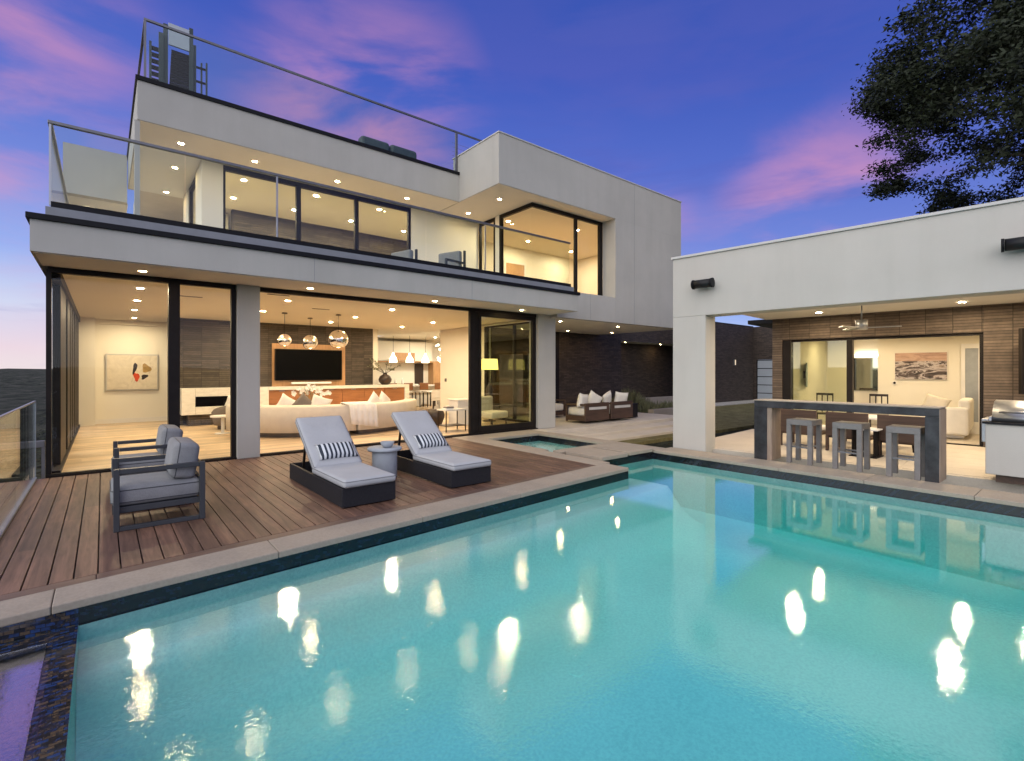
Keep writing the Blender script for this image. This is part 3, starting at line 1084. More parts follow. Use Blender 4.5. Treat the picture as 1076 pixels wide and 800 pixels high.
# upper interiors
P('upper_ceiling', hb((1.86, 13.16, 6.29, 9.2, 16.28, 6.31), (9.4, 10.46, 6.29, 15.6, 14.5, 6.31)), M['ceiling'])
P('upper_back_wall', hb((2.9, 16.3, 3.61, 9.2, 16.5, 6.30)), M['brick_in'])
for b_ in ((1.86, 16.9, 3.61, 2.9, 17.0, 6.30), (9.2, 13.2, 3.61, 9.4, 16.5, 6.30), (9.42, 14.5, 3.61, 15.6, 14.7, 6.30), (15.5, 10.46, 3.61, 15.64, 14.49, 6.30)):
    P('upper_side_wall', hb(b_), M['white_wall'])
P('upper_floor', hb((1.86, 13.17, 3.602, 9.2, 17, 3.63), (9.4, 10.46, 3.602, 15.49, 14.49, 3.63)), M['floor'])
f = P('bedroom_door', hb((11.5, 14.44, 3.63, 11.6, 14.49, 5.75), (12.5, 14.44, 3.63, 12.6, 14.49, 5.75), (11.6, 14.44, 5.65, 12.5, 14.49, 5.75)), M['white_ceramic'])
P('door_panel', hb((11.6, 14.46, 3.63, 12.5, 14.49, 5.65)), M['tan_wood'], parent=f)

# ceiling vents
for (vx, vy) in ((2.55, 10.8), (4.0, 12.6), (1.2, 12.2)):
    P('ceiling_vent', hb((vx, vy, 3.14, vx + .42, vy + .06, 3.1495)), M['taupe'])

# far dark walls
w3 = Thing('courtyard_wall', 'tall dark brick courtyard wall running behind the lawn', 'wall', (28, 14.6, -.3), w=True)
mb = w3.mb().box(24.2, 14.5, -.3, 31.55, 14.8, 4.36)
w3.part('masonry', mb, M['brick_dark'])
mb = w3.mb().box(24.2, 14.48, 4.362, 31.55, 14.82, 4.4)
w3.part('coping', mb, M['cap'])
for xx in (29.06, 26.2):
    l = w3.part('wall_light', w3.mb().box(xx - .09, 14.40, 1.92, xx + .09, 14.498, 2.3), M['rail'])
    w3.part('glow_panel', w3.mb().box(xx - .05, 14.39, 1.96, xx + .05, 14.399, 2.26), emit('wall_glow', (1, .8, .55, 1), 1.0), parent=l)
gw = Thing('garage_wall', 'dark brick wall holding a frosted panelled garage door', 'wall', (31.8, 12, -.3), w=True)
mb = gw.mb()
mb.box(31.6, 14.33, -.3, 31.9, 14.8, 4.36)
mb.box(31.6, 8, -.3, 31.9, 12.7, 4.36)
mb.box(31.6, 12.704, 2.3, 31.9, 14.326, 4.36)
gw.part('masonry', mb, M['brick_dark'])
gd = gw.part('garage_door', gw.mb().box(31.70, 12.71, -.3, 31.74, 14.32, 2.29), M['metal_dark'])
mb = gw.mb()
for k in range(5):
    mb.box(31.66, 12.76, -.26 + k * .51, 31.695, 14.27, .20 + k * .51)
gw.part('frosted_panel', mb, M['frost'], parent=gd)


# ------------------------------------------------------------------ railings
def rail_joint_panels(T, xs, y, z0, z1, mat):
    for a, b in zip(xs, xs[1:]):
        T.part('glass_panel', T.mb().box(a + .006, y - .006, z0, b - .006, y + .006, z1), mat)


br = Thing('balcony_railing', 'frameless glass balcony railing with slim metal top rail', 'railing', (-.55, 9.32, 3.93), w=True)
xs = [-.56, 1.0, 2.35, 3.8, 5.3, 6.86, 8.3, 9.66]
rail_joint_panels(br, xs, 9.317, 3.87, 5.0, M['rail_glass'])
br.part('top_rail', br.mb().box(-.585, 9.29, 5.0, 9.68, 9.345, 5.045).box(-.585, 9.35, 5.0, -.535, 19, 5.045), M['rail'], bev=.006)
br.part('glass_panel', br.mb().box(-.566, 9.35, 3.87, -.554, 14, 4.99), M['rail_glass'])
for xx in (-.56, 2.35, 6.86):
    br.part('edge_strip', br.mb().box(xx - .012, 9.304, 3.88, xx + .012, 9.33, 4.998), M['steel'])

rr = Thing('roof_terrace_railing', 'glass and wire railing around the roof terrace', 'railing', (.6, 11.5, 7.14), w=True)
rr.part('top_rail', rr.mb().box(.60, 11.72, 8.27, 9.3, 11.765, 8.31).box(.60, 11.77, 8.27, .645, 15, 8.31), M['rail'])
rr.part('glass_panel', rr.mb().box(.65, 11.735, 7.142, 7.6, 11.747, 8.268), M['rail_glass'])
rr.part('post', rr.mb().box(.60, 11.725, 7.142, .64, 11.76, 8.268), M['rail'])
rr.part('post', rr.mb().box(7.62, 11.725, 7.142, 7.68, 11.775, 8.268), M['rail'])
mb = rr.mb()
for k in range(8):
    mb.cyl((7.66, 11.99, 7.25 + k * .12), (9.6, 11.99, 7.25 + k * .12), .004, n=5)
rr.part('wires', mb, M['rail'])

dr = Thing('deck_railing', 'glass railing panel along the left edge of the deck', 'railing', (-.76, 8, 0), w=True)
dr.part('glass_panel', dr.mb().box(-.782, 5.9, .0, -.768, 8.0, 1.14), M['rail_glass'])
dr.part('glass_panel', dr.mb().box(-.782, 8.012, .0, -.768, 10.12, 1.14), M['rail_glass'])
dr.part('edge_trim', dr.mb().box(-.787, 5.9, 1.142, -.763, 10.12, 1.16), M['steel'])
dr.part('end_post', dr.mb().box(-.789, 10.122, 0, -.762, 10.14, 1.16), M['steel'])
dr.part('base_shoe', dr.mb().box(-.80, 5.9, 0.002, -.75, 10.12, .03), M['steel'])
lr = Thing('lower_rail', 'horizontal metal handrail below the glass at the deck edge', 'handrail', (-1.5, 10.25, -2), w=True)
lr.part('rail', lr.mb().box(-4.5, 10.36, .44, -.68, 10.42, .54), M['rail'], bev=.006)
for xx in (-3.9, -2.2, -.72):
    lr.part('post', lr.mb().box(xx, 10.37, -3, xx + .04, 10.41, .438), M['rail'])


# ------------------------------------------------------------------ downlights
def disc(mb, c, r, n=16, up=False):
    vs = [mb.v((c[0] + r * math.cos(2 * PI * i / n), c[1] + r * math.sin(2 * PI * i / n), c[2])) for i in range(n)]
    mb._f(vs if up else vs[::-1])


def make_downlight(name, lens):
    T = Thing(name, 'round recessed ceiling downlight', 'downlight')
    mb = T.mb()
    n = 20
    rings = [[mb.v((r * math.cos(2 * PI * i / n), r * math.sin(2 * PI * i / n), zz)) for i in range(n)] for r, zz in ((.085, 0), (.085, -.008), (.06, -.008), (.058, -.002))]
    for A, B in zip(rings, rings[1:]):
        for i in range(n):
            mb._f([A[i], B[i], B[(i + 1) % n], A[(i + 1) % n]], True)
    T.part('trim_ring', mb, M['white_ceramic'])
    mb = T.mb()
    disc(mb, (0, 0, -.004), .05)
    T.part('lens', mb, lens)
    return T.o


dl_proto = {}


def downlights(pts, labelf, group, lens=LENS):
    key = lens.name
    for i, p in enumerate(pts):
        if key not in dl_proto:
            o = make_downlight('downlight', lens)
            dl_proto[key] = o
        else:
            o = copy_tree(dl_proto[key])
        o.location = p
        o['label'] = labelf(i)
        o['group'] = group


SF = 3.171
downlights([(.48, 9.72, SF), (3.04, 9.72, SF), (5.75, 9.72, SF), (8.33, 9.72, SF)], lambda i: ORD[i] + ' downlight from the left under the long balcony slab', 'downlights under the balcony slab', LENS_S)
downlights([(10.6, 10.6, 3.091), (13.3, 10.6, 3.091), (13.3, 12.9, 3.091), (15.2, 12.4, 3.091)], lambda i: ['left front', 'right front', 'left rear', 'right rear'][i] + ' downlight in the soffit above the patio sofas', 'patio soffit downlights', LENS_S)
downlights([(1.25, 12.3, 6.311), (2.64, 12.3, 6.311), (4.5, 12.3, 6.311), (6.41, 12.3, 6.311), (8.43, 12.3, 6.311)], lambda i: ORD[i] + ' downlight from the left in the roof eave above the balcony', 'roof eave downlights', LENS_S)
downlights([(8.4, 10.75, 6.311)], lambda i: 'downlight under the projecting corner of the upper box', 'roof eave downlights', LENS_S)
downlights([(1.29, 13.86, 6.311), (1.29, 15.9, 6.311)], lambda i: ['nearer', 'farther'][i] + ' downlight over the side balcony passage', 'side passage downlights', LENS_S)
downlights([(-.3, 17.3, 5.89), (.1, 18.6, 5.89)], lambda i: ['nearer', 'farther'][i] + ' downlight under the rear wing beyond the balcony', 'rear wing downlights')
downlights([(18.5, 16.4, 3.10), (21.2, 16.4, 3.10), (24.4, 16.4, 3.10)], lambda i: ['leftmost', 'middle', 'rightmost'][i] + ' downlight under the rear canopy by the dark brick', 'rear canopy downlights', LENS_S)
CZ = 3.149
pts = [(.54, 11.6, CZ), (.58, 13.65, CZ), (.62, 15.83, CZ), (.7, 18.2, CZ)]
downlights(pts, lambda i: ORD[i] + ' downlight back from the glass in the left living room row', 'left row of living room downlights')
pts = [(3.15, 11.6, CZ), (3.19, 14.0, CZ), (3.3, 16.3, CZ), (5.63, 11.6, CZ), (5.6, 13.9, CZ), (5.57, 15.8, CZ), (8.1, 11.6, CZ), (8.14, 13.86, CZ), (8.1, 15.9, CZ)]
downlights(pts, lambda i: ['front', 'middle', 'back'][i % 3] + ' living room downlight of the row ' + ['left of the pendants', 'above the pendants', 'nearest the sliding door'][i // 3], 'living room grid downlights')
pts = [(9.6, 18.0, 3.198), (9.6, 20.6, 3.198), (12.2, 18.0, 3.198), (12.2, 20.6, 3.198), (14.8, 19.5, 3.198)]
downlights(pts, lambda i: ['front left', 'back left', 'front middle', 'back middle', 'rightmost'][i] + ' downlight in the kitchen ceiling', 'kitchen downlights', LENS_K)
pts = [(2.68, 13.6, 6.289), (2.73, 15.2, 6.289), (4.4, 13.6, 6.289), (4.3, 15.2, 6.289), (6.2, 13.6, 6.289), (5.99, 15.2, 6.289), (7.8, 15.2, 6.289)]
downlights(pts, lambda i: 'upstairs room downlight, ' + ['front of first window', 'back of first window', 'front of second window', 'back of second window', 'front of third window', 'back of third window', 'back right corner'][i], 'upstairs room downlights')
pts = [(9.8, 12.1, 6.289), (11.86, 13.5, 6.289), (14.2, 13.6, 6.289), (12.2, 11.4, 6.289)]
downlights(pts, lambda i: ['leftmost', 'back middle', 'back right', 'front middle'][i] + ' downlight inside the glazed corner room upstairs', 'corner room downlights')

# ------------------------------------------------------------------ living room
art = Thing('abstract_painting', 'pale abstract painting with orange and black strokes on the living room wall', 'painting', (.7, 19.26, 1.6), w=True)
art.part('frame', art.mb().box(.06, 19.235, 1.0, 1.36, 19.27, 2.12), M['cap_light'], bev=.008)
art.part('canvas', art.mb().box(.10, 19.22, 1.04, 1.32, 19.234, 2.08), M['art_bg'])
mb = art.mb()


def stroke(mb, x, zc, w, h, y, a):
    pts = []
    for i in range(14):
        t = 2 * PI * i / 14
        rr_ = 1 + .25 * math.sin(3 * t + x * 9) + .15 * random.random()
        px, pz = w * math.cos(t) * rr_, h * math.sin(t) * rr_
        pts.append((x + px * math.cos(a) - pz * math.sin(a), zc + px * math.sin(a) + pz * math.cos(a)))
    vs = [mb.v((p[0], y, p[1])) for p in pts]
    mb._f(vs)


stroke(mb, .80, 1.42, .07, .13, 19.216, .2)
art.part('red_stroke', mb, M['art_red'])
mb = art.mb()
stroke(mb, .76, 1.68, .045, .17, 19.214, -.2)
stroke(mb, 1.0, 1.42, .09, .06, 19.214, .6)
art.part('black_stroke', mb, M['art_ink'])
mb = art.mb()
stroke(mb, 1.05, 1.68, .1, .13, 19.217, .4)
art.part('ochre_stroke', mb, M['art_ochre'])

fp = Thing('marble_console', 'long white marble hearth and console with orange wood doors under the television', 'console', (4, 17, .014), w=True)
mb = fp.mb()
mb.box(1.72, 16.80, .34, 2.05, 17.39, 1.1)
mb.box(2.05, 16.80, .86, 8.84, 17.39, 1.1) if False else None
mb.box(2.054, 16.80, .86, 3.6, 17.39, 1.1)
mb.box(2.054, 16.80, .34, 3.6, 17.39, .56)
mb.box(3.604, 16.80, .34, 4.0, 17.39, 1.1)
mb.box(4.004, 16.78, 1.0, 7.67, 17.36, 1.1)
mb.box(7.674, 16.78, 1.0, 8.66, 17.36, 1.1)
mb.box(8.664, 16.78, .016, 8.84, 17.36, 1.1)
mb.box(4.004, 16.84, .1, 8.66, 16.9, .2)
fp.part('marble_surround', mb, M['marble'], bev=.004)
fp.part('firebox', fp.mb().box(2.07, 16.86, .565, 3.59, 17.2, .855), M['black'])
fp.part('plinth', fp.mb().box(1.9, 16.95, .016, 3.95, 17.38, .335), M['brick_in'])
for k in range(6):
    xa = 4.01 + k * .775
    d_ = fp.part('cabinet_door', fp.mb().box(xa, 16.82, .21, xa + .765, 16.86, .99), M['orange_wood'], bev=.003)
    fp.part('handle', fp.mb().box(xa + .3, 16.80, .955, xa + .46, 16.819, .975), M['steel'], parent=d_)

tvp = Thing('television', 'large black television on a pale wood panel above the console', 'television', (5.4, 17.3, 1.1), w=True)
tvp.part('back_panel', tvp.mb().box(4.23, 17.33, 1.104, 6.62, 17.396, 2.5), M['tan_wood'])
tvp.part('bezel', tvp.mb().box(4.29, 17.20, 1.29, 6.46, 17.325, 2.32), M['cap'], bev=.008)
tvp.part('screen', tvp.mb().box(4.31, 17.19, 1.31, 6.44, 17.199, 2.30), M['black'])
o = solo('soundbar', MB().cbox((0, 0, 0), (1.3, .1, .07)), M['white_ceramic'], 'slim white soundbar below the black television', 'soundbar', bev=.015, loc=(5.4, 17.12, 1.20))

# chrome globe pendants
for i, (x, y, zz, r, lb) in enumerate(((3.72, 14.0, 2.41, .17, 'smallest mirrored globe pendant, on the left of the three'), (4.66, 14.9, 2.43, .215, 'middle mirrored globe pendant, medium sized'), (4.98, 13.53, 2.46, .26, 'largest mirrored globe pendant, on the right of the three'))):
    T = Thing('globe_pendant', lb, 'pendant lamp', (x, y, zz), group='mirrored globe pendants above the sofa')
    k = 24
    T.part('globe', T.mb().lathe([(r * math.sin(PI * j / 16), -r * math.cos(PI * j / 16)) for j in range(3, 17)], n=28), M['chrome'])
    T.part('cable', T.mb().cyl((0, 0, r), (0, 0, CZ - zz - .03), .006, n=6), M['cap'])
    T.part('canopy', T.mb().cyl((0, 0, CZ - zz - .035), (0, 0, CZ - zz - .002), .075, .06, n=16), M['taupe'])
    T.part('bulb', T.mb().sphere((0, 0, -r * .55), r * .32, 12), BULB)

# curved sofa
sf = Thing('curved_sofa', 'long curved cream sofa with its back to the deck', 'sofa', (4.9, 14.6, .014))


def arc(mb, r0, r1, z0, z1, a0, a1, n=36, rnd=.06):
    prof = [(r0, z0), (r0, z1 - rnd), (r0 + rnd * .3, z1 - rnd * .3), (r0 + rnd, z1), (r1 - rnd, z1), (r1 - rnd * .3, z1 - rnd * .3), (r1, z1 - rnd), (r1, z0)]
    rings = []
    for i in range(n + 1):
        a = R(a0 + (a1 - a0) * i / n)
        rings.append([mb.v((r * math.cos(a), r * math.sin(a), zz)) for r, zz in prof])
    m = len(prof)
    for A, B in zip(rings, rings[1:]):
        for i in range(m):
            mb._f([A[i], B[i], B[(i + 1) % m], A[(i + 1) % m]], True)
    mb._f(rings[0])
    mb._f(rings[-1][::-1])


for a0, a1 in ((196, 268.5), (269.5, 332)):
    mb = sf.mb()
    arc(mb, 2.30, 2.68, .12, .76, a0, a1)
    sf.part('back', mb, M['cream'])
    mb = sf.mb()
    arc(mb, 1.55, 2.295, .12, .44, a0 + .5, a1 - .5)
    sf.part('seat', mb, M['cream'])
    mb = sf.mb()
    arc(mb, 1.65, 2.5, .0, .118, a0 + 2, a1 - 2, rnd=.01)
    sf.part('plinth', mb, M['taupe'])


def pillow_thing(name, loc, rz, w, h, t, mat, label, cat='pillow', tilt=0, roll=0, group=None):
    mb = MB(Euler((tilt, roll, 0)).to_matrix().to_4x4())
    mb.pillow(w, h, t)
    o = solo(name, mb, mat, label, cat, group, loc=loc, weld=True)
    o.rotation_euler = (0, 0, rz)
    return o


def on_sofa(a, r=2.15, zz=.75):
    return (4.9 + r * math.cos(R(a)), 14.6 + r * math.sin(R(a)), zz)


for a, mt, lb, rl in ((229, 'pillow', 'white pillow at the left end of the curved sofa', .5), (240, 'taupe', 'brown pillow between two white ones on the curved sofa', .75), (250, 'pillow', 'white pillow left of the draped throw', .35), (289, 'pillow', 'white pillow standing on its corner right of the throw', .8), (299, 'pillow', 'white pillow at the right end of the curved sofa', .6)):
    pillow_thing('sofa_pillow', on_sofa(a), R(a - 270), .48, .46, .17, M[mt], lb, group='pillows on the curved sofa', roll=rl, tilt=-.15)

# throw draped over the sofa back
mb = MB()
prof = [(2.27, .46), (2.275, .62), (2.29, .74), (2.36, .785), (2.5, .79), (2.62, .785), (2.70, .74), (2.715, .6), (2.72, .45), (2.725, .28)]
g = []
for i in range(29):
    a = 262 + 15 * i / 28
    row = []
    for j, (r, zz) in enumerate(prof):
        w = .012 * math.sin(i * 1.1 + j * .4)
        drop = (-.12 * (i / 28) if j > 6 else 0) * (j - 6) / 3
        aa = R(a + (3.5 * (j / 9) if j > 5 else 0))
        row.append(mb.v((4.9 + (r + w + .012) * math.cos(aa), 14.6 + (r + w + .012) * math.sin(aa), zz + drop + .02)))
    g.append(row)
for i in range(28):
    for j in range(len(prof) - 1):
        mb._f([g[i][j], g[i + 1][j], g[i + 1][j + 1], g[i][j + 1]], True)
o = solo('throw_blanket', mb, M['white_cloth'], 'white knitted throw draped over the back of the curved sofa', 'throw')
sm = o.modifiers.new('thick', 'SOLIDIFY')
sm.thickness = .02

# coffee table with white orchids
ct = Thing('coffee_table', 'round low coffee table in front of the curved sofa', 'coffee table', (5.0, 15.0, .014))
ct.part('top', ct.mb().cyl((0, 0, .36), (0, 0, .42), .75, n=40), M['marble'])
ct.part('base', ct.mb().cyl((0, 0, 0), (0, 0, .36), .42, .5, n=30), M['tan_wood'])
fl = Thing('orchid_arrangement', 'white orchids in a low bowl on the coffee table', 'flowers', (4.7, 14.9, .435))
fl.part('bowl', fl.mb().lathe([(0.0, 0), (.12, 0), (.2, .12), (.22, .2), (.2, .2), (.1, .05), (0, .05)]), M['white_ceramic'])
mb = fl.mb()
for k in range(26):
    a = random.uniform(0, 2 * PI)
    rr_ = random.uniform(.05, .5)
    c = Vector((rr_ * math.cos(a), rr_ * math.sin(a) * .6, .72 - rr_ * rr_ * .9 + random.uniform(-.05, .05)))
    mb.cyl((0, 0, .1), c, .005, n=4)
stems = fl.part('stems', mb, M['shrub'])
mb = fl.mb()
for k in range(46):
    a = random.uniform(0, 2 * PI)
    rr_ = random.uniform(.05, .55)
    c = Vector((rr_ * math.cos(a), rr_ * math.sin(a) * .6, .74 - rr_ * rr_ * .9 + random.uniform(-.06, .06)))
    for q in range(5):
        t = 2 * PI * q / 5
        d1 = Vector((math.cos(t), -.4, math.sin(t))) * .06
        d2 = Vector((math.cos(t + .6), -.3, math.sin(t + .6))) * .045
        d3 = Vector((math.cos(t - .6), -.3, math.sin(t - .6))) * .045
        mb._f([mb.v(c), mb.v(c + d3), mb.v(c + d1), mb.v(c + d2)])
fl.part('blossoms', mb, M['flower'])

# tub armchair
ac = Thing('tub_armchair', 'taupe velvet tub armchair beside the marble hearth', 'armchair', (2.75, 15.6, .014), R(30))
mb = ac.mb()
rings = []
for i in range(25):
    a = R(-200 + 220 * i / 24)
    hgt = .50 + .24 * (1 - abs(i - 12) / 12) ** .6
    rings.append([mb.v((r * math.cos(a), r * math.sin(a), zz)) for r, zz in ((.36, .1), (.43, .12), (.48, .3), (.50, hgt - .04), (.47, hgt), (.42, hgt - .02), (.38, .45))])
for A, B in zip(rings, rings[1:]):
    for i in range(7):
        mb._f([A[i], B[i], B[(i + 1) % 7], A[(i + 1) % 7]], True)
mb._f(rings[0])
mb._f(rings[-1][::-1])
ac.part('shell', mb, M['taupe'])
ac.part('seat', ac.mb().lathe([(0, .2), (.36, .2), (.38, .3), (.36, .42), (0, .45)]), M['taupe'])
ac.part('base', ac.mb().cyl((0, 0, 0), (0, 0, .12), .33, n=24), M['dark_wood'])
pillow_thing('armchair_pillow', (2.80, 15.55, .70), R(-20), .42, .40, .16, M['pillow'], 'white pillow in the taupe tub armchair', tilt=-.2, roll=.3)
sd = Thing('white_side_table', 'small white drum table beside the taupe armchair', 'side table', (2.35, 14.4, .014))
sd.part('top', sd.mb().cyl((0, 0, .42), (0, 0, .46), .28, n=28), M['white_ceramic'])
sd.part('stem', sd.mb().cyl((0, 0, .02), (0, 0, .42), .04, n=12), M['white_ceramic'])
sd.part('foot', sd.mb().cyl((0, 0, 0), (0, 0, .02), .18, n=24), M['white_ceramic'])

# vase on console
va = Thing('branch_vase', 'round black vase of olive branches on the right end of the console', 'vase', (8.0, 17.05, 1.1))
va.part('vessel', va.mb().lathe([(0, 0), (.12, 0), (.22, .1), (.24, .2), (.18, .32), (.08, .37), (.07, .42), (.09, .43), (.05, .43), (.05, .3)]), M['dark_wood'])
mb = va.mb()
mbl = va.mb()
for k in range(11):
    a = random.uniform(0, 2 * PI)
    tip = Vector((.62 * math.cos(a), .25 * math.sin(a), random.uniform(.6, .95)))
    mb.cyl((0, 0, .4), tip, .008, .003, n=4)
    for q in range(12):
        c = Vector((0, 0, .4)).lerp(tip, random.uniform(.45, 1.02))
        d = Vector((random.uniform(-1, 1), random.uniform(-1, 1), random.uniform(-.4, 1))).normalized() * .1
        s_ = d.orthogonal().normalized() * .02
        mbl._f([mbl.v(c), mbl.v(c + d * .5 + s_), mbl.v(c + d), mbl.v(c + d * .5 - s_)])
va.part('branches', mb, M['bark'])
va.part('leaves', mbl, M['shrub'])

# black woven stool and side tables right of sofa
st = Thing('drum_stool', 'dark faceted wood drum stool by the sofa end', 'stool', (7.55, 12.7, .014))
st.part('body', st.mb().lathe([(0, 0), (.17, 0), (.26, .22), (.27, .30), (.21, .46), (0, .47)], n=8), M['dark_wood'])
sb = Thing('console_table', 'slim metal framed side table with glass top near the sliding door', 'side table', (7.15, 11.2, .014), R(0))
mb = sb.mb()
for sx in (-.3, .3):
    for sy in (-.2, .2):
        mb.box(sx - .012, sy - .012, 0, sx + .012, sy + .012, .55)
sb.part('frame', mb, M['dark_wood'])
sb.part('top', sb.mb().box(-.33, -.23, .551, .33, .23, .58), M['marble'])
sb.part('shelf', sb.mb().box(-.3, -.2, .14, .3, .2, .16), M['dark_wood'])
bk = Thing('stack_of_books', 'small stack of pale books on the slim side table', 'books', (7.05, 11.2, .5945))
for k in range(3):
    bk.part('book', bk.mb().box(-.12 + .01 * k, -.09, .03 * k, .12 - .01 * k, .09, .03 * k + .027), [M['white_ceramic'], M['taupe'], M['cream']][k])
lc = Thing('low_cabinet', 'low white cabinet beside the dark sliding door post', 'cabinet', (8.2, 12.3, .014))
lc.part('body', lc.mb().box(-.3, -.25, 0, .3, .25, .72), M['white_ceramic'], bev=.01)
lc.part('top', lc.mb().box(-.33, -.28, .721, .33, .28, .76), M['marble'], bev=.004)

tl = Thing('table_lamp', 'table lamp with a glowing yellow drum shade behind the glass door', 'lamp', (9.45, 12.6, .56))
tl.part('base', tl.mb().lathe([(0, 0), (.1, 0), (.11, .03), (.05, .1), (.09, .3), (.12, .45), (.05, .62), (.02, .7), (.02, 1.1), (0, 1.1)]), M['dark_wood'])
tl.part('shade', tl.mb().cyl((0, 0, 1.08), (0, 0, 1.42), .28, .25, n=28, caps=False), M['shade'])
t2 = Thing('lamp_table', 'round side table carrying the yellow shaded lamp', 'side table', (9.45, 12.6, .014))
t2.part('top', t2.mb().cyl((0, 0, .51), (0, 0, .545), .34, n=28), M['dark_wood'])
t2.part('leg', t2.mb().cyl((0, 0, .02), (0, 0, .51), .03, n=10), M['dark_wood'])
t2.part('foot', t2.mb().cyl((0, 0, 0), (0, 0, .02), .2, n=24), M['dark_wood'])
pa = Thing('lounge_armchair', 'cream low armchair behind the glass door', 'armchair', (8.7, 11.5, .014), R(10))
pa.part('seat', pa.mb().cbox((0, 0, .33), (.7, .7, .2)), M['cream'], bev=.05)
pa.part('backrest', pa.mb().cbox((.0, .33, .6), (.7, .16, .5)), M['cream'], bev=.05)
for sx in (-.3, .3):
    for sy in (-.3, .3):
        pa.part('leg', pa.mb().cyl((sx, sy, 0), (sx * .95, sy * .95, .24), .018, n=8), M['dark_wood'])
sw = Thing('wall_switch', 'small grey thermostat on the white partition wall', 'thermostat', (9.97, 16.05, 1.2))
sw.part('plate', sw.mb().box(-.01, -.06, 0, .009, .06, .12), M['rail'])

# kitchen
kt = Thing('kitchen_cabinets', 'pale fitted kitchen wall with long shelf, counter and dark doorway', 'kitchen', (12, 22.7, .014), w=True)
kt.part('upper_cabinets', kt.mb().box(8.0, 22.4, 2.1, 13.1, 22.89, 3.05), M['white_wall'], bev=.004)
kt.part('shelf', kt.mb().box(8.0, 22.3, 2.03, 13.1, 22.89, 2.08), M['tan_wood'])
kt.part('counter', kt.mb().box(8.0, 22.2, .90, 12.2, 22.89, .95), M['marble'])
kt.part('base_cabinets', kt.mb().box(8.0, 22.25, .016, 12.2, 22.89, .895), M['white_wall'])
kt.part('open_niche', kt.mb().box(8.7, 22.38, 2.12, 10.0, 22.399, 2.5).box(10.9, 22.38, 2.12, 12.1, 22.399, 2.5), M['tan_wood'])
kt.part('doorway', kt.mb().box(12.36, 22.84, .016, 12.84, 22.899, 1.98), M['dark_wood'])
kt.part('tall_cabinet', kt.mb().box(13.15, 22.35, .016, 14.0, 22.89, 2.1), M['tan_wood'])
isl = Thing('kitchen_island', 'white kitchen island with marble top behind the bar stools', 'kitchen island', (10.5, 20.3, .014), w=True)
isl.part('cabinet', isl.mb().box(8.9, 20.1, .016, 12.3, 20.9, .90), M['white_wall'])
isl.part('top', isl.mb().box(8.8, 19.8, .902, 12.4, 21.0, .95), M['marble'], bev=.005)
for k in range(3):
    b_ = Thing('counter_bottle', ['left', 'middle', 'right'][k] + ' small white bottle on the kitchen island', 'bottle', (9.7 + .35 * k, 20.4, .951), group='bottles on the kitchen island')
    b_.part('body', b_.mb().lathe([(0, 0), (.045, 0), (.05, .2), (.018, .27), (.018, .34), (0, .34)], n=12), M['white_ceramic'])
# bar stools inside
ks = Thing('kitchen_stool', 'x', 'bar stool', group='stools at the kitchen island')
for sx in (-.19, .19):
    for sy in (-.19, .19):
        ks.part('leg', ks.mb().box(sx - .02, sy - .02, 0, sx + .02, sy + .02, .64), M['dark_wood'])
ks.part('seat', ks.mb().cbox((0, 0, .68), (.44, .44, .08)), M['white_cloth'], bev=.02)
ks.part('backrest', ks.mb().cbox((0, -.2, .92), (.42, .05, .3)), M['orange_wood'], bev=.015)
for k in range(4):
    o = ks.o if k == 0 else copy_tree(ks.o)
    o.location = (9.35 + k * .75, 19.45, .014)
    o['label'] = ORD[k] + ' orange backed stool from the left at the kitchen island'
# dining set
dt = Thing('dining_table', 'round white pedestal dining table right of the kitchen island', 'table', (10.9, 18.0, .014))
dt.part('top', dt.mb().cyl((0, 0, .72), (0, 0, .76), .75, n=36), M['marble'])
dt.part('pedestal', dt.mb().lathe([(.35, 0), (.3, .05), (.08, .2), (.08, .6), (.2, .72)]), M['white_ceramic'])
dc = Thing('dining_chair', 'x', 'dining chair', group='white chairs around the dining table')
for sx in (-.2, .2):
    for sy in (-.2, .2):
        dc.part('leg', dc.mb().cyl((sx, sy, 0), (sx * .9, sy * .9, .42), .02, n=8), M['dark_wood'])
dc.part('seat', dc.mb().cbox((0, 0, .46), (.5, .5, .1)), M['white_cloth'], bev=.03)
dc.part('backrest', dc.mb().cbox((0, -.23, .68), (.5, .07, .34)), M['white_cloth'], bev=.03)
for k, a in enumerate((-125, -70, -15, 40)):
    o = dc.o if k == 0 else copy_tree(dc.o)
    aa = R(a)
    o.location = (10.9 + 1.0 * math.cos(aa), 18 + 1.0 * math.sin(aa), .014)
    o.rotation_euler = (0, 0, aa + PI / 2)
    o['label'] = ['white dining chair on the left side of the round table', 'white dining chair in front of the round table', 'white dining chair at the right front of the round table', 'white dining chair behind the round table on its right'][k]
for k, x in enumerate((9.86, 10.66, 11.46)):
    T = Thing('glass_pendant', ['left', 'middle', 'right'][k] + ' lit glass pendant over the kitchen island', 'pendant lamp', (x, 20.2, 2.1), group='glass pendants over the kitchen island')
    T.part('cable', T.mb().cyl((0, 0, .3), (0, 0, 1.09), .008, n=6), M['rail'])
    T.part('shade', T.mb().lathe([(.17, -.12), (.15, .05), (.05, .2), (.04, .3), (0, .3)], n=20), BULB)
chd = Thing('bubble_chandelier', 'chandelier of small glass bubbles hanging over the dining table', 'chandelier', (10.9, 18.0, 2.4))
chd.part('cable', chd.mb().cyl((0, 0, .2), (0, 0, .79), .008, n=6), M['rail'])
mb = chd.mb()
for k in range(16):
    mb.sphere((random.uniform(-.22, .22), random.uniform(-.22, .22), random.uniform(-.45, .3)), random.uniform(.03, .06), 10)
chd.part('bubbles', mb, BULB)

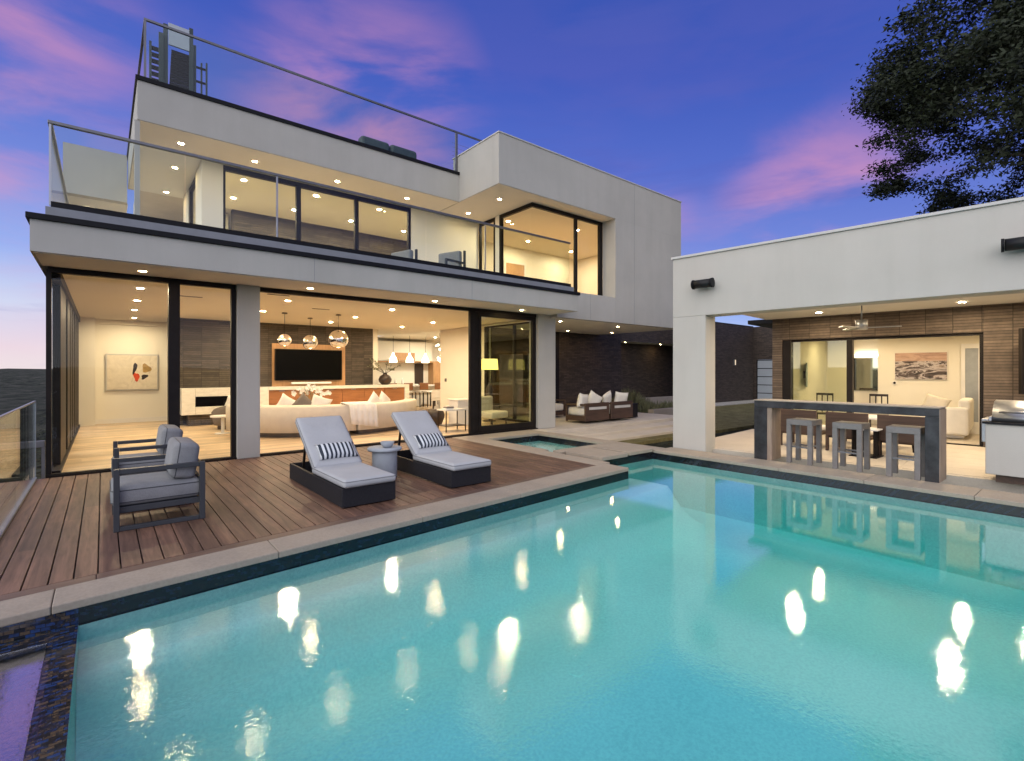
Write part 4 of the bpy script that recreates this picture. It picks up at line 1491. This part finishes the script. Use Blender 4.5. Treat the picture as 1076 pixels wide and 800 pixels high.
# ------------------------------------------------------------------ balcony and roof furniture
bc = Thing('balcony_chair', 'left grey lounge chair on the balcony, only its back showing', 'chair', group='chairs on the balcony')
bc.part('seat', bc.mb().cbox((0, 0, .35), (.7, .7, .16)), M['cush'], bev=.04)
bc.part('backrest', bc.mb().cbox((.3, 0, .68), (.14, .7, .5)), M['cush'], bev=.04)
for sy in (-.38, .38):
    mb = bc.mb()
    mb.bar((-.35, sy, 0), (-.35, sy, .58), .05)
    mb.bar((.42, sy, 0), (.42, sy, .95), .05)
    mb.bar((-.37, sy, .58), (.42, sy, .62), .05)
    bc.part('arm_frame', mb, M['alu'])
bc.o.location = (5.45, 11.2, 3.64)
bc.o.rotation_euler = (0, 0, R(15))
o = copy_tree(bc.o)
o.location = (6.75, 11.0, 3.78)
o.rotation_euler = (0, 0, R(20))
o['label'] = 'right grey lounge chair on the balcony beside the white wall'

rs = Thing('stacked_terrace_chairs', 'dark slatted chairs stacked tall at the corner of the roof terrace', 'stacked chairs', (1.1, 12.4, 6.9))
mb = rs.mb()
for k, (x0, x1, z0, z1) in enumerate(((-.38, -.34, 0, 1.35), (-.22, -.14, 0, 1.62), (-.14, -.06, 0, 1.86), (.30, .37, 0, 1.9), (.38, .43, 0, 1.6), (.52, .55, 0, 1.3), (.6, .63, 0, 1.28))):
    mb.box(x0, -.05 + .05 * (k % 3), z0, x1, 0.0 + .05 * (k % 3), z1)
rs.part('frame', mb, M['teal_grey'])
mb = rs.mb()
for k in range(15):
    mb.box(-.06 + .004 * k, .02, .1 + k * .085, .3 + .004 * k, .06, .165 + k * .085)
for k in range(9):
    mb.box(-.36, .06, .2 + k * .13, -.14, .09, .28 + k * .13)
for k in range(3):
    mb.box(.37, .03, .55 + k * .3, .62, .06, .59 + k * .3)
rs.part('slats', mb, M['metal_dark'])
rs.part('white_panel', rs.mb().box(-.06, -.06, 1.4, .30, -.02, 1.84), M['frost'])
ro = Thing('roof_terrace_sofa', 'grey green two seat sofa back showing above the roof edge', 'sofa', (6.1, 12.8, 6.9))
for k in range(2):
    ro.part('backrest', ro.mb().cbox((-.42 + .84 * k, 0, .65), (.82, .3, .62)), M['teal_grey'], bev=.09, seg=4)
ro.part('base', ro.mb().cbox((0, .35, .22), (1.75, .9, .3)), M['teal_grey'], bev=.04)

# ------------------------------------------------------------------ deck furniture
lo = Thing('sun_lounger', 'left sun lounger with pale blue pad and dark woven base, backrest raised', 'sun lounger', (2.47, 5.68, 0), 0, 'sun loungers on the deck')
mb = lo.mb()
mb.box(-.335, 0, .012, .335, .035, .235)
mb.box(-.335, 2.065, .012, .335, 2.1, .235)
mb.box(-.335, .038, .012, -.30, 2.062, .235)
mb.box(.30, .038, .012, .335, 2.062, .235)
lo.part('frame', mb, M['wicker'], bev=.006)
mb = lo.mb()
mb.box(-.298, .04, .19, .298, 1.05, .22)
lo.part('slat_base', mb, M['metal_dark'])
mb = lo.mb()
mb.m = Matrix.Translation((0, .54, .237))
mb.cushion(.66, 1.16, .095, .035, puff=.012)
sp_ = lo.part('seat_pad', mb, M['pad'])
mb = lo.mb()
mb.m = Matrix.Translation((0, .54, .237))
mb.loop(.655, 1.155, .035, .075).loop(.655, 1.155, .035, .02)
lo.part('piping', mb, M['cush'], parent=sp_)
mb = lo.mb()
mb.m = Matrix.Translation((0, 1.08, .26)) @ Matrix.Rotation(R(34), 4, 'X') @ Matrix.Translation((0, .45, .0))
mb.m = Matrix.Translation((0, 1.06, .245)) @ Matrix.Rotation(R(36), 4, 'X') @ Matrix.Translation((0, .51, .02))
mb.cushion(.66, 1.02, .095, .035, puff=.012)
m_ = mb.m.copy()
sp_ = lo.part('back_pad', mb, M['pad'])
mb = lo.mb()
mb.m = m_
mb.loop(.655, 1.015, .035, .075).loop(.655, 1.015, .035, .02)
lo.part('piping', mb, M['cush'], parent=sp_)
mb = lo.mb()
mb.m = Matrix.Translation((0, 1.06, .245)) @ Matrix.Rotation(R(36), 4, 'X')
mb.box(-.29, .04, -.02, .29, 1.0, .012)
mb.m = Matrix()
mb.bar((-.22, 1.85, .1), (-.22, 1.70, .68), .03)
mb.bar((.22, 1.85, .1), (.22, 1.70, .68), .03)
lo.part('back_support', mb, M['metal_dark'])
lo2 = copy_tree(lo.o)
lo2.location = (3.98, 5.72, 0)
lo2['label'] = 'right sun lounger with pale blue pad and dark woven base, nearer the spa'
for i, (x, y) in enumerate(((2.47, 5.68), (3.98, 5.72))):
    mb = MB(Matrix.Rotation(R(-50), 4, 'X'))
    mb.pillow(.54, .28, .13)
    o = solo('striped_pillow', mb, M['stripe'], ['black and white striped pillow on the left sun lounger', 'black and white striped pillow on the right sun lounger'][i], 'pillow', 'striped lumbar pillows', loc=(x + .03, y + 1.17, .50), weld=True)

tb = Thing('round_side_table', 'round pale concrete table between the two sun loungers', 'side table', (3.30, 7.05, 0))
tb.part('pedestal', tb.mb().cyl((0, 0, 0), (0, 0, .40), .185, n=36), M['concrete'], bev=.01)
tb.part('top', tb.mb().lathe([(0, .40), (.24, .40), (.255, .41), (.255, .435), (.245, .445), (0, .445)], n=40), M['concrete'])
bw = solo('stone_bowl', MB().lathe([(0, 0), (.05, 0), (.085, .03), (.105, .085), (.10, .087), (.075, .035), (0, .02)], n=28), M['concrete'], 'small grey stone bowl on the round concrete table', 'bowl', loc=(3.32, 7.0, .446))

ch = Thing('deck_armchair', 'nearer grey cushioned armchair with dark metal frame on the deck', 'armchair', (.47, 6.72, 0), 0, 'grey armchairs on the deck')
for sy in (-.40, .40):
    mb = ch.mb()
    mb.box(-.39, sy - .03, 0, -.34, sy + .03, .62)
    mb.box(.34, sy - .03, 0, .39, sy + .03, .62)
    mb.box(-.338, sy - .028, .572, .338, sy + .028, .618)
    mb.box(-.338, sy - .028, .002, .338, sy + .028, .045)
    ch.part('arm_frame', mb, M['alu'], bev=.004)
mb = ch.mb()
mb.box(-.36, -.37, .17, .36, .37, .23)
mb.box(.34, -.37, .40, .375, .37, .44)
mb.box(.34, -.37, .56, .375, .37, .60)
ch.part('seat_frame', mb, M['alu'], bev=.004)
mb = ch.mb()
mb.m = Matrix.Translation((-.02, 0, .232))
mb.cushion(.78, .73, .20, .05)
m_ = mb.m.copy()
sp_ = ch.part('seat_cushion', mb, M['cush'])
mb = ch.mb()
mb.m = m_
mb.loop(.775, .725, .05, .16).loop(.775, .725, .05, .04)
ch.part('piping', mb, M['alu'], parent=sp_)
mb = ch.mb()
mb.m = Matrix.Translation((.335, 0, .615)) @ Matrix.Rotation(R(-82), 4, 'Y')
mb.cushion(.38, .72, .235, .05, puff=.015)
m_ = mb.m.copy()
sp_ = ch.part('back_cushion', mb, M['cush'])
mb = ch.mb()
mb.m = m_
mb.loop(.375, .715, .05, .19)
ch.part('piping', mb, M['alu'], parent=sp_)
c2_ = copy_tree(ch.o)
c2_.location = (.50, 8.48, 0)
c2_['label'] = 'farther grey cushioned armchair, close to the glass wall'

# ------------------------------------------------------------------ patio sofas


def patio_sofa(loc, rz, label):
    T = Thing('patio_sofa', label, 'sofa', loc, rz, 'brown wood sofas on the patio')
    mb = T.mb()
    mb.box(-.55, -.42, .08, .55, -.36, .62)      # back panel facing the pool
    for sx in (-1, 1):
        xa, xb = sorted((sx * .55, sx * .49))
        mb.box(xa, -.36, .54, xb, .42, .60)
        mb.box(xa, .36, .04, xb, .42, .539)
        mb.box(xa, -.359, .08, xb, .359, .24)
    mb.box(-.48, -.35, .08, .48, .42, .22)
    T.part('frame', mb, M['brown_wood'], bev=.01)
    T.part('inset_rail', T.mb().box(-.4, -.435, .42, .4, -.425, .50), M['cap_light'])
    mb = T.mb()
    mb.m = Matrix.Translation((0, .03, .225))
    mb.cushion(.94, .76, .24, .05)
    T.part('seat_cushion', mb, M['pillow'])
    return T


patio_sofa((11.75, 10.55, 0), R(0), 'left brown wood sofa with its back to the pool on the patio')
patio_sofa((12.95, 10.55, 0), R(0), 'right brown wood sofa with its back to the pool, by the black side table')
T = patio_sofa((11.9, 12.6, 0), R(180), 'brown wood sofa at the back of the patio facing the pool')
k = 0
for x, y, lb in ((11.42, 10.45, 'ivory pillow at the left end of the left patio sofa'), (12.05, 10.55, 'ivory pillow at the right end of the left patio sofa'), (12.68, 10.55, 'ivory pillow at the left end of the right patio sofa'), (13.28, 10.45, 'ivory pillow at the right end of the right patio sofa'), (11.6, 12.75, 'ivory pillow at the left of the rear patio sofa'), (12.2, 12.75, 'ivory pillow at the right of the rear patio sofa')):
    pillow_thing('patio_pillow', (x, y, .68), R(14 * (-1) ** k), .54, .46, .2, M['pillow'], lb, group='ivory pillows on the patio sofas', roll=[.12, .5, -.3, .1, .4, -.15][k], tilt=.15)
    k += 1
bt = Thing('black_side_table', 'black cube side table right of the patio sofas', 'side table', (13.95, 10.7, 0))
bt.part('body', bt.mb().cbox((0, 0, .24), (.5, .5, .44)), M['metal_dark'], bev=.01)
bt.part('top', bt.mb().cbox((0, 0, .475), (.54, .54, .03)), M['cap'], bev=.004)
# planter wall with shrubs
pl = Thing('planter_wall', 'low stone planter edge at the right of the patio', 'planter', (18, 12, -.3), w=True)
pl.part('front_edge', pl.mb().box(16.2, 11.2, -.3, 18.3, 11.45, .12), M['stone'], bev=.01)
pl.part('rear_edge', pl.mb().box(17.4, 14.0, -.3, 22, 14.2, .34), M['stone'], bev=.01)


def shrub(loc, r, h, n, label, seed, group):
    rnd = random.Random(seed)
    T = Thing('shrub', label, 'shrub', loc, group=group)
    mb = T.mb()
    ms = T.mb()
    for i in range(n):
        a = rnd.uniform(0, 2 * PI)
        q = rnd.random() ** .5
        top = Vector((math.cos(a) * r * q, math.sin(a) * r * q, h * (1 - .5 * q * q) * rnd.uniform(.6, 1.1)))
        base = Vector((math.cos(a) * r * q * .5, math.sin(a) * r * q * .5, 0))
        d = (top - base)
        s_ = d.cross(Vector((rnd.uniform(-1, 1), rnd.uniform(-1, 1), .1))).normalized() * .018
        m_ = base + d * .6
        mb._f([mb.v(base), mb.v(m_ + s_), mb.v(top), mb.v(m_ - s_)])
    for i in range(8):
        a = rnd.uniform(0, 2 * PI)
        ms.cyl((0, 0, 0), (math.cos(a) * r * .4, math.sin(a) * r * .4, h * .6), .012, n=4)
    T.part('foliage', mb, M['shrub'])
    T.part('stems', ms, M['bark'])


shrub((16.6, 12.7, .0), .75, .95, 500, 'pale grassy shrub beside the dark patio wall', 1, 'shrubs behind the patio')
shrub((17.6, 12.9, -.1), .7, .75, 400, 'smaller pale shrub next to the dark patio wall', 2, 'shrubs behind the patio')
for k in range(5):
    shrub((16.7 + k * .95, 11.95 + .1 * (k % 2), -.2), .7, .62, 420, ORD[k] + ' clump from the left in the low hedge behind the planter edge', 10 + k, 'low hedge clumps')

# stepping slabs on the lawn
mb0 = MB().cbox((0, 0, 0), (1.3, .75, .05))
s0 = solo('stepping_slab', mb0, M['stone'], 'pale stone slab in the lawn nearest the pool house column', 'paving slab', 'stone slabs in the lawn', bev=.008, loc=PW(.55, 2.2, -.22))
for k, (s_, t_) in enumerate(((.35, 3.4), (.1, 4.7), (-.2, 6.0))):
    o = s0.copy()
    COL.objects.link(o)
    o.location = PW(s_, t_, -.22)
    o['label'] = ['second', 'third', 'farthest'][k] + ' pale stone slab in the lawn beyond the pool house column'

# ------------------------------------------------------------------ POOL HOUSE
PH = Thing('pool_house', 'white stucco pool house with a wide opening and brown brick rear wall', 'pool house', (O0[0], O0[1], 0), RZP)
Q = PH.part


def qb(*boxes):
    mb = PH.mb()
    for b in boxes:
        mb.box(*b)
    return mb


Q('column', qb((0.0, 0, -.3, .70, .47, 2.72)), M['stucco_ph'], bev=.008)
Q('front_beam', qb((0.0, .0, 2.722, 9, .47, 3.94)), M['stucco_ph'], bev=.008)
Q('parapet_cap', qb((-.03, -.03, 3.942, 9.1, .5, 3.99)), M['cap_light'], bev=.006)
Q('roof', qb((.35, .474, 3.02, 9, 9.2, 3.5)), M['stucco_ph'])
Q('ceiling', qb((.36, .475, 2.985, 9, 4.58, 3.018)), M['soffit'])
Q('floor', qb((.0, .35, -.3, 9, 4.6, .0)), M['paver'])
Q('eave', qb((-.35, 5.2, 2.95, .33, 9, 3.06)), M['cap'])
wl = Q('rear_brick_wall', qb((.50, 4.6, -.3, .74, 4.9, 2.985), (.744, 4.6, 2.42, 4.62, 4.9, 2.985), (4.624, 4.6, -.3, 9, 4.9, 2.985)), M['brick_ph'])
Q('side_wall', qb((.50, 4.904, -.3, .74, 9.0, 2.985)), M['brick_dark'])
fr = Q('sliding_door_frame', qb((.745, 4.62, 0, .94, 4.86, 2.418), (.945, 4.66, 2.36, 4.62, 4.80, 2.418), (4.56, 4.66, 0, 4.62, 4.8, 2.358), (2.18, 4.64, 0.02, 2.30, 4.82, 2.358), (.945, 4.66, 0, 4.555, 4.8, .018)), M['metal_dark'])
Q('sliding_pane', qb((.945, 4.72, .02, 2.18, 4.735, 2.355)), M['glass_dim'], parent=fr)
# interior room
Q('room_floor', qb((.745, 4.905, -.3, 6, 8.8, -.004)), M['paver'])
Q('room_ceiling', qb((.745, 4.905, 2.55, 6, 8.8, 2.6)), M['ceiling'])
Q('room_wall', qb((2.36, 7.55, 0, 6, 7.7, 2.545), (.745, 8.6, 0, 2.355, 8.75, 2.545), (.745, 4.906, 0, .85, 8.6, 2.545), (5.5, 4.906, 0, 5.6, 7.545, 2.545)), M['white_wall'])
f = Q('interior_door', qb((4.12, 7.48, 0, 4.2, 7.548, 2.3), (4.45, 7.48, 0, 4.95, 7.548, 2.3), (4.2, 7.48, 2.18, 4.45, 7.548, 2.3), (4.2, 7.48, 0, 4.45, 7.548, .3)), M['white_ceramic'])
Q('door_panel', qb((4.2, 7.50, .3, 4.45, 7.52, 2.18)), M['concrete'], parent=f)
Q('tile_joint_mat', qb((1.9, 5.6, -.003, 3.9, 6.9, .008)), M['white_cloth'], label='pale rug inside the room')
mb = PH.mb()
# outdoor paving joints as a thin course of slabs
for i in range(8):
    for j in range(6):
        mb.box(.74 + i * 1.0 + .003, .48 + j * .68 + .003, .0, .74 + (i + 1) * 1.0 - .003, .48 + (j + 1) * .68 - .003, .006)
Q('paving', mb, M['paver'])

downl = [(1.83, 3.6), (4.34, 3.6), (5.3, 3.2), (1.9, 1.5), (4.3, 1.4), (6.6, 2.6)]
downlights([PW(a, b, 2.984) for a, b in downl], lambda i: ['downlight left of the ceiling fan', 'downlight right of the ceiling fan', 'downlight above the grill', 'front downlight above the left bar stool', 'front downlight above the right bar stool', 'downlight beyond the grill'][i] + ' in the pool house ceiling', 'pool house ceiling downlights', LENS_P)
rm = [(1.6, 7.2), (3.0, 6.4), (4.6, 6.4)]
downlights([PW(a, b, 2.548) for a, b in rm], lambda i: ['left', 'middle', 'right'][i] + ' downlight inside the pool house room', 'pool house room downlights', LENS_B)


def PT_(name, label, cat, s, t, zz=0, rz=0, group=None):
    return Thing(name, label, cat, PW(s, t, zz), RZP + rz, group)


# speakers on the beam
for i, (s_, lb) in enumerate(((.72, 'black cylindrical speaker on the pool house beam above the column'), (5.14, 'black cylindrical speaker at the right end of the pool house beam'))):
    T = PT_('outdoor_speaker', lb, 'speaker', s_, 0, 3.33, group='speakers on the pool house beam')
    T.part('body', T.mb().cyl((-.17, -.17, 0), (.17, -.17, 0), .085, n=24), M['speaker'])
    T.part('end_cap', T.mb().cyl((-.205, -.17, 0), (-.172, -.17, 0), .094, n=24), M['cap'])
    T.part('end_cap', T.mb().cyl((.172, -.17, 0), (.205, -.17, 0), .094, n=24), M['cap'])
    T.part('bracket', T.mb().box(-.04, -.1, -.03, .04, 0, .03), M['cap'])

# fan
T = PT_('ceiling_fan', 'small silver three blade ceiling fan above the bar', 'ceiling fan', 2.9, 2.3, 2.48)
T.part('rod', T.mb().cyl((0, 0, .15), (0, 0, .50), .014, n=10), M['steel'])
T.part('motor', T.mb().cyl((0, 0, -.04), (0, 0, .15), .105, n=24), M['steel'])
for a in (8, 128, 248):
    mb = T.mb()
    mb.m = Matrix.Rotation(R(a), 4, 'Z') @ Matrix.Rotation(R(10), 4, 'X')
    mb.box(.09, -.05, -.012, .64, .05, .0)
    T.part('blade', mb, M['steel'], bev=.004)

# bar
B = Thing('outdoor_bar', 'long dark steel waterfall bar counter beside the pool', 'bar counter', (9.18, 2.9, .006), w=True)
B.part('top', B.mb().box(9.18, 1.60, .945, 9.60, 4.20, 1.06), M['bar_steel'], bev=.004)
B.part('leg', B.mb().box(9.18, 1.60, .007, 9.60, 1.76, .943), M['bar_steel'], bev=.004)
B.part('leg', B.mb().box(9.18, 3.98, .007, 9.60, 4.20, .943), M['bar_steel'], bev=.004)
B.part('counter_slab', B.mb().box(9.17, 1.59, 1.061, 9.62, 4.21, 1.08), M['stone'], bev=.003)
mb = B.mb()
mb.box(9.20, 3.90, .008, 9.58, 3.979, .94)
B.part('side_panel', mb, M['bar_edge'])
B.part('side_panel', B.mb().box(9.185, 1.59, .01, 9.60, 1.599, 1.05), M['bar_edge'])

# stools
S_ = Thing('bar_stool', 'x', 'bar stool', group='backless bar stools at the outdoor bar')
for sx in (-.17, .17):
    for sy in (-.17, .17):
        S_.part('leg', S_.mb().box(sx - .035, sy - .035, 0, sx + .035, sy + .035, .66), M['stool_grey'], bev=.004)
S_.part('seat', S_.mb().box(-.205, -.205, .661, .205, .205, .755), M['stool_grey'], bev=.006)
for sx in (-.17, .17):
    S_.part('stretcher', S_.mb().box(sx - .01, -.134, .27, sx + .01, .134, .292), M['rail'])
for k, y in enumerate((3.45, 2.74, 2.02)):
    o = S_.o if k == 0 else copy_tree(S_.o)
    o.location = (9.42 - .02 * k, y, .008)
    o.rotation_euler = (0, 0, R(-3 + 2 * k))
    o['label'] = ['left backless grey bar stool at the outdoor bar', 'middle backless grey bar stool at the outdoor bar', 'right backless grey bar stool, nearest the bar end'][k]

# lounge chairs behind the bar
L_ = Thing('teak_armchair', 'x', 'armchair', group='teak armchairs behind the bar')
mb = L_.mb()
mb.box(-.36, -.36, .3, .36, -.32, .78)
mb.box(-.36, -.31, .26, .36, .34, .32)
L_.part('frame', mb, M['brown_wood'], bev=.008)
for sx in (-.34, .34):
    for sy in (-.32, .32):
        L_.part('leg', L_.mb().box(sx - .025, sy - .025, 0, sx + .025, sy + .025, .3), M['brown_wood'])
mb = L_.mb()
mb.m = Matrix.Translation((0, .03, .322))
mb.cushion(.66, .62, .12, .04)
L_.part('seat_cushion', mb, M['white_cloth'])
for k, y in enumerate((4.25, 3.35, 2.48)):
    o = L_.o if k == 0 else copy_tree(L_.o)
    o.location = (11.6 - .04 * k, y, .006)
    o.rotation_euler = (0, 0, R(-90))
    o['label'] = ['left brown teak armchair seen under the bar top', 'middle brown teak armchair seen under the bar top', 'right brown teak armchair seen under the bar top'][k]
T = Thing('slatted_side_table', 'small side table of thin black metal bars between the stools', 'side table', (11.05, 2.98, .006))
mb = T.mb()
for i in range(5):
    for sy in (-.17, .17):
        mb.box(-.18 + i * .09 - .01, sy - .01, .02, -.18 + i * .09 + .01, sy + .01, .5)
    for sx in (-.17, .17):
        mb.box(sx - .01, -.1 + (i - 1) * .09 - .01, .02, sx + .01, -.1 + (i - 1) * .09 + .01, .5)
T.part('bars', mb, M['metal_dark'])
T.part('top', T.mb().cbox((0, 0, .512), (.46, .46, .022)), M['white_ceramic'])
T.part('base', T.mb().cbox((0, 0, .01), (.44, .44, .018)), M['metal_dark'])
T = Thing('low_table', 'low outdoor table with dark tray base and slim legs behind the stools', 'coffee table', (12.6, 3.2, .006))
T.part('top', T.mb().cbox((0, 0, .62), (.9, 1.6, .04)), M['white_ceramic'], bev=.005)
for sx in (-.38, .38):
    for sy in (-.7, .7):
        T.part('leg', T.mb().bar((sx, sy, 0), (sx * .9, sy * .9, .6), .04), M['metal_dark'])

# pool house room contents
T = PT_('landscape_print', 'wide landscape print of a river valley at sunset on the pool house wall', 'picture', 3.3, 7.54, 1.37)
T.part('mount', T.mb().box(-.55, -.03, 0, .55, 0, .73), M['white_ceramic'])
T.part('sky_print', T.mb().box(-.545, -.034, .50, .545, -.031, .725), M['photo_sky'])
T.part('land_print', T.mb().box(-.545, -.034, .005, .545, -.031, .498), M['photo_land'])
T = PT_('wall_television', 'grey flat television hung on the left wall of the pool house room', 'television', .86, 6.2, 1.15)
mb = T.mb()
mb.m = Matrix.Rotation(R(14), 4, 'Z')
mb.box(.03, -.5, 0, .07, .5, .68)
T.part('screen', mb, M['frost'], bev=.005)
T.part('mount', T.mb().box(-.008, -.1, .25, .03, .1, .45), M['metal_dark'])
T = PT_('vanity_mirror', 'tall mirror with a lit strip above it in the pool house alcove', 'mirror', 2.0, 8.58, 1.0)
T.part('mirror_glass', T.mb().box(-.4, -.02, 0, .42, 0, 1.0), M['mirror'])
T.part('light_strip', T.mb().box(-.35, -.06, 1.04, .38, -.01, 1.12), STRIP)
T = PT_('indoor_sofa', 'white slipcovered sofa end inside the pool house', 'sofa', 3.9, 6.6, 0)
T.part('seat', T.mb().cbox((0, 0, .23), (.75, 1.5, .44)), M['white_cloth'], bev=.05)
T.part('backrest', T.mb().cbox((.36, 0, .55), (.22, 1.5, .75)), M['white_cloth'], bev=.06)
T.part('arm', T.mb().cbox((0, -.78, .42), (.9, .2, .65)), M['white_cloth'], bev=.06)
pillow_thing('indoor_pillow', PW(3.75, 6.05, .82), RZP, .5, .36, .16, M['cream'], 'beige pillow lying on the white indoor sofa', roll=.3, tilt=-.3)
for k, (s_, t_) in enumerate(((1.45, 5.6), (2.6, 5.9))):
    T = PT_('dining_chair_dark', ['dark chair back behind the fixed glass panel', 'dark chair back just right of the door post'][k], 'chair', s_, t_, 0, group='dark chairs inside the pool house')
    T.part('seat', T.mb().cbox((0, 0, .46), (.42, .42, .04)), M['dark_wood'])
    mb = T.mb()
    for q in range(4):
        mb.box(-.2 + q * .125, .19, .49, -.175 + q * .125, .22, .94)
    mb.box(-.2, .188, .941, .2, .222, 1.0)
    T.part('backrest', mb, M['dark_wood'])
    for sx in (-.18, .18):
        for sy in (-.18, .18):
            T.part('leg', T.mb().box(sx - .02, sy - .02, 0, sx + .02, sy + .02, .438), M['dark_wood'])
T = PT_('thermostat', 'small white thermostat with dark face under the landscape print', 'thermostat', 2.74, 7.548, 1.22)
T.part('plate', T.mb().box(-.05, -.02, 0, .05, 0, .1), M['white_ceramic'])
T.part('dial', T.mb().cyl((0, -.03, .05), (0, -.021, .05), .03, n=16), M['black'])

# grill island
G = Thing('grill_island', 'white stucco grill island with dark counter at the right edge', 'grill island', (9.9, .6, .006), w=True)
G.part('cabinet', G.mb().box(9.82, .10, .12, 10.55, 1.20, .84), M['stucco_ph'], bev=.01)
G.part('cabinet', G.mb().box(9.82, -1.6, .12, 10.55, .096, .84), M['stucco_ph'], bev=.01)
G.part('plinth', G.mb().box(9.9, -1.5, .007, 10.5, 1.10, .119), M['brown_wood'])
G.part('countertop', G.mb().box(9.79, -1.63, .842, 10.6, 1.23, .875), M['cap'], bev=.006)
T = Thing('grill', 'stainless steel gas grill with a curved hood on the island', 'grill', (10.2, .66, .881))
mb = T.mb()
prof = [(-.30, 0), (-.30, .06), (-.22, .18), (-.08, .27), (.10, .29), (.26, .26), (.30, .18), (.30, 0)]
A = [mb.v((p[0], .48, p[1])) for p in prof]
Bv = [mb.v((p[0], -.48, p[1])) for p in prof]
mb._f(A)
mb._f(Bv[::-1])
for i in range(len(prof)):
    j = (i + 1) % len(prof)
    mb._f([A[i], Bv[i], Bv[j], A[j]], True)
T.part('hood', mb, M['steel'])
T.part('side_trim', T.mb().box(-.32, .482, -.0, .32, .51, .06), M['steel'])
T.part('handle', T.mb().cyl((-.36, -.4, .14), (-.36, .4, .14), .016, n=12).cyl((-.36, .36, .14), (-.27, .36, .12), .012, n=8).cyl((-.36, -.36, .14), (-.27, -.36, .12), .012, n=8), M['steel'])
T.part('side_burner', T.mb().box(-.25, .515, -.32, .25, .60, .02), M['steel'], bev=.01)
T = PT_('outdoor_television', 'dark wall mounted television seen edge on above the grill', 'television', 5.17, 4.0, 1.15)
mb = T.mb()
mb.m = Matrix.Rotation(R(52), 4, 'Z')
mb.box(-.02, -.035, .0, 1.1, .035, 1.28)
T.part('screen', mb, M['metal_dark'], bev=.01)
T.part('bracket', T.mb().box(.34, .52, .45, .48, .595, .8), M['metal_dark'])


# ------------------------------------------------------------------ tree
def tree(loc, seed):
    rnd = random.Random(seed)
    T = Thing('oak_tree', 'large dark leafy oak rising behind the pool house', 'tree', loc)
    mb = T.mb()
    tips = []

    def grow(p, d, L, r, lvl):
        nseg = 3
        q = p
        for i in range(nseg):
            d = (d + Vector((rnd.uniform(-.2, .2), rnd.uniform(-.2, .2), rnd.uniform(-.05, .12)))).normalized()
            q2 = q + d * L / nseg
            r2 = r * (.88 if i < 2 else .7)
            mb.cyl(q, q2, r, r2, n=8 if lvl < 2 else 5, caps=False)
            q, r = q2, r2
            if lvl >= 3:
                tips.append(q.copy())
        if lvl >= 5:
            tips.append(q)
            return
        n = 4 if lvl < 2 else 3
        for k in range(n):
            a = 2 * PI * (k + rnd.random() * .7) / n
            side = d.orthogonal().normalized()
            side = Matrix.Rotation(a, 3, d) @ side
            nd_ = (d * rnd.uniform(.5, .9) + side * rnd.uniform(.55, 1.0) + Vector((0, 0, .06))).normalized()
            grow(q, nd_, L * rnd.uniform(.66, .86), r * .72, lvl + 1)

    grow(Vector((0, 0, 0)), Vector((0, 0, 1)), 5.3, .38, 0)
    T.part('trunk', mb, M['bark'])
    ml = T.mb()
    for tpt in tips:
        if rnd.random() < .08:
            continue
        for i in range(135):
            c = tpt + Vector((rnd.gauss(0, .27), rnd.gauss(0, .27), rnd.gauss(0, .15)))
            a = Vector((rnd.uniform(-1, 1), rnd.uniform(-1, 1), rnd.uniform(-.7, .7))).normalized()
            b = a.cross(Vector((rnd.uniform(-1, 1), rnd.uniform(-1, 1), rnd.uniform(-1, 1)))).normalized()
            L = rnd.uniform(.05, .10)
            ml._f([ml.v(c - a * L), ml.v(c + b * L * .42), ml.v(c + a * L), ml.v(c - b * L * .42)])
    T.part('crown', ml, M['leaf'])
    print('leaves', len(tips) * 17, 'ext', min(p.x for p in tips), max(p.x for p in tips), min(p.y for p in tips), max(p.y for p in tips), max(p.z for p in tips))


tree((24.6, .3, -.3), 4)
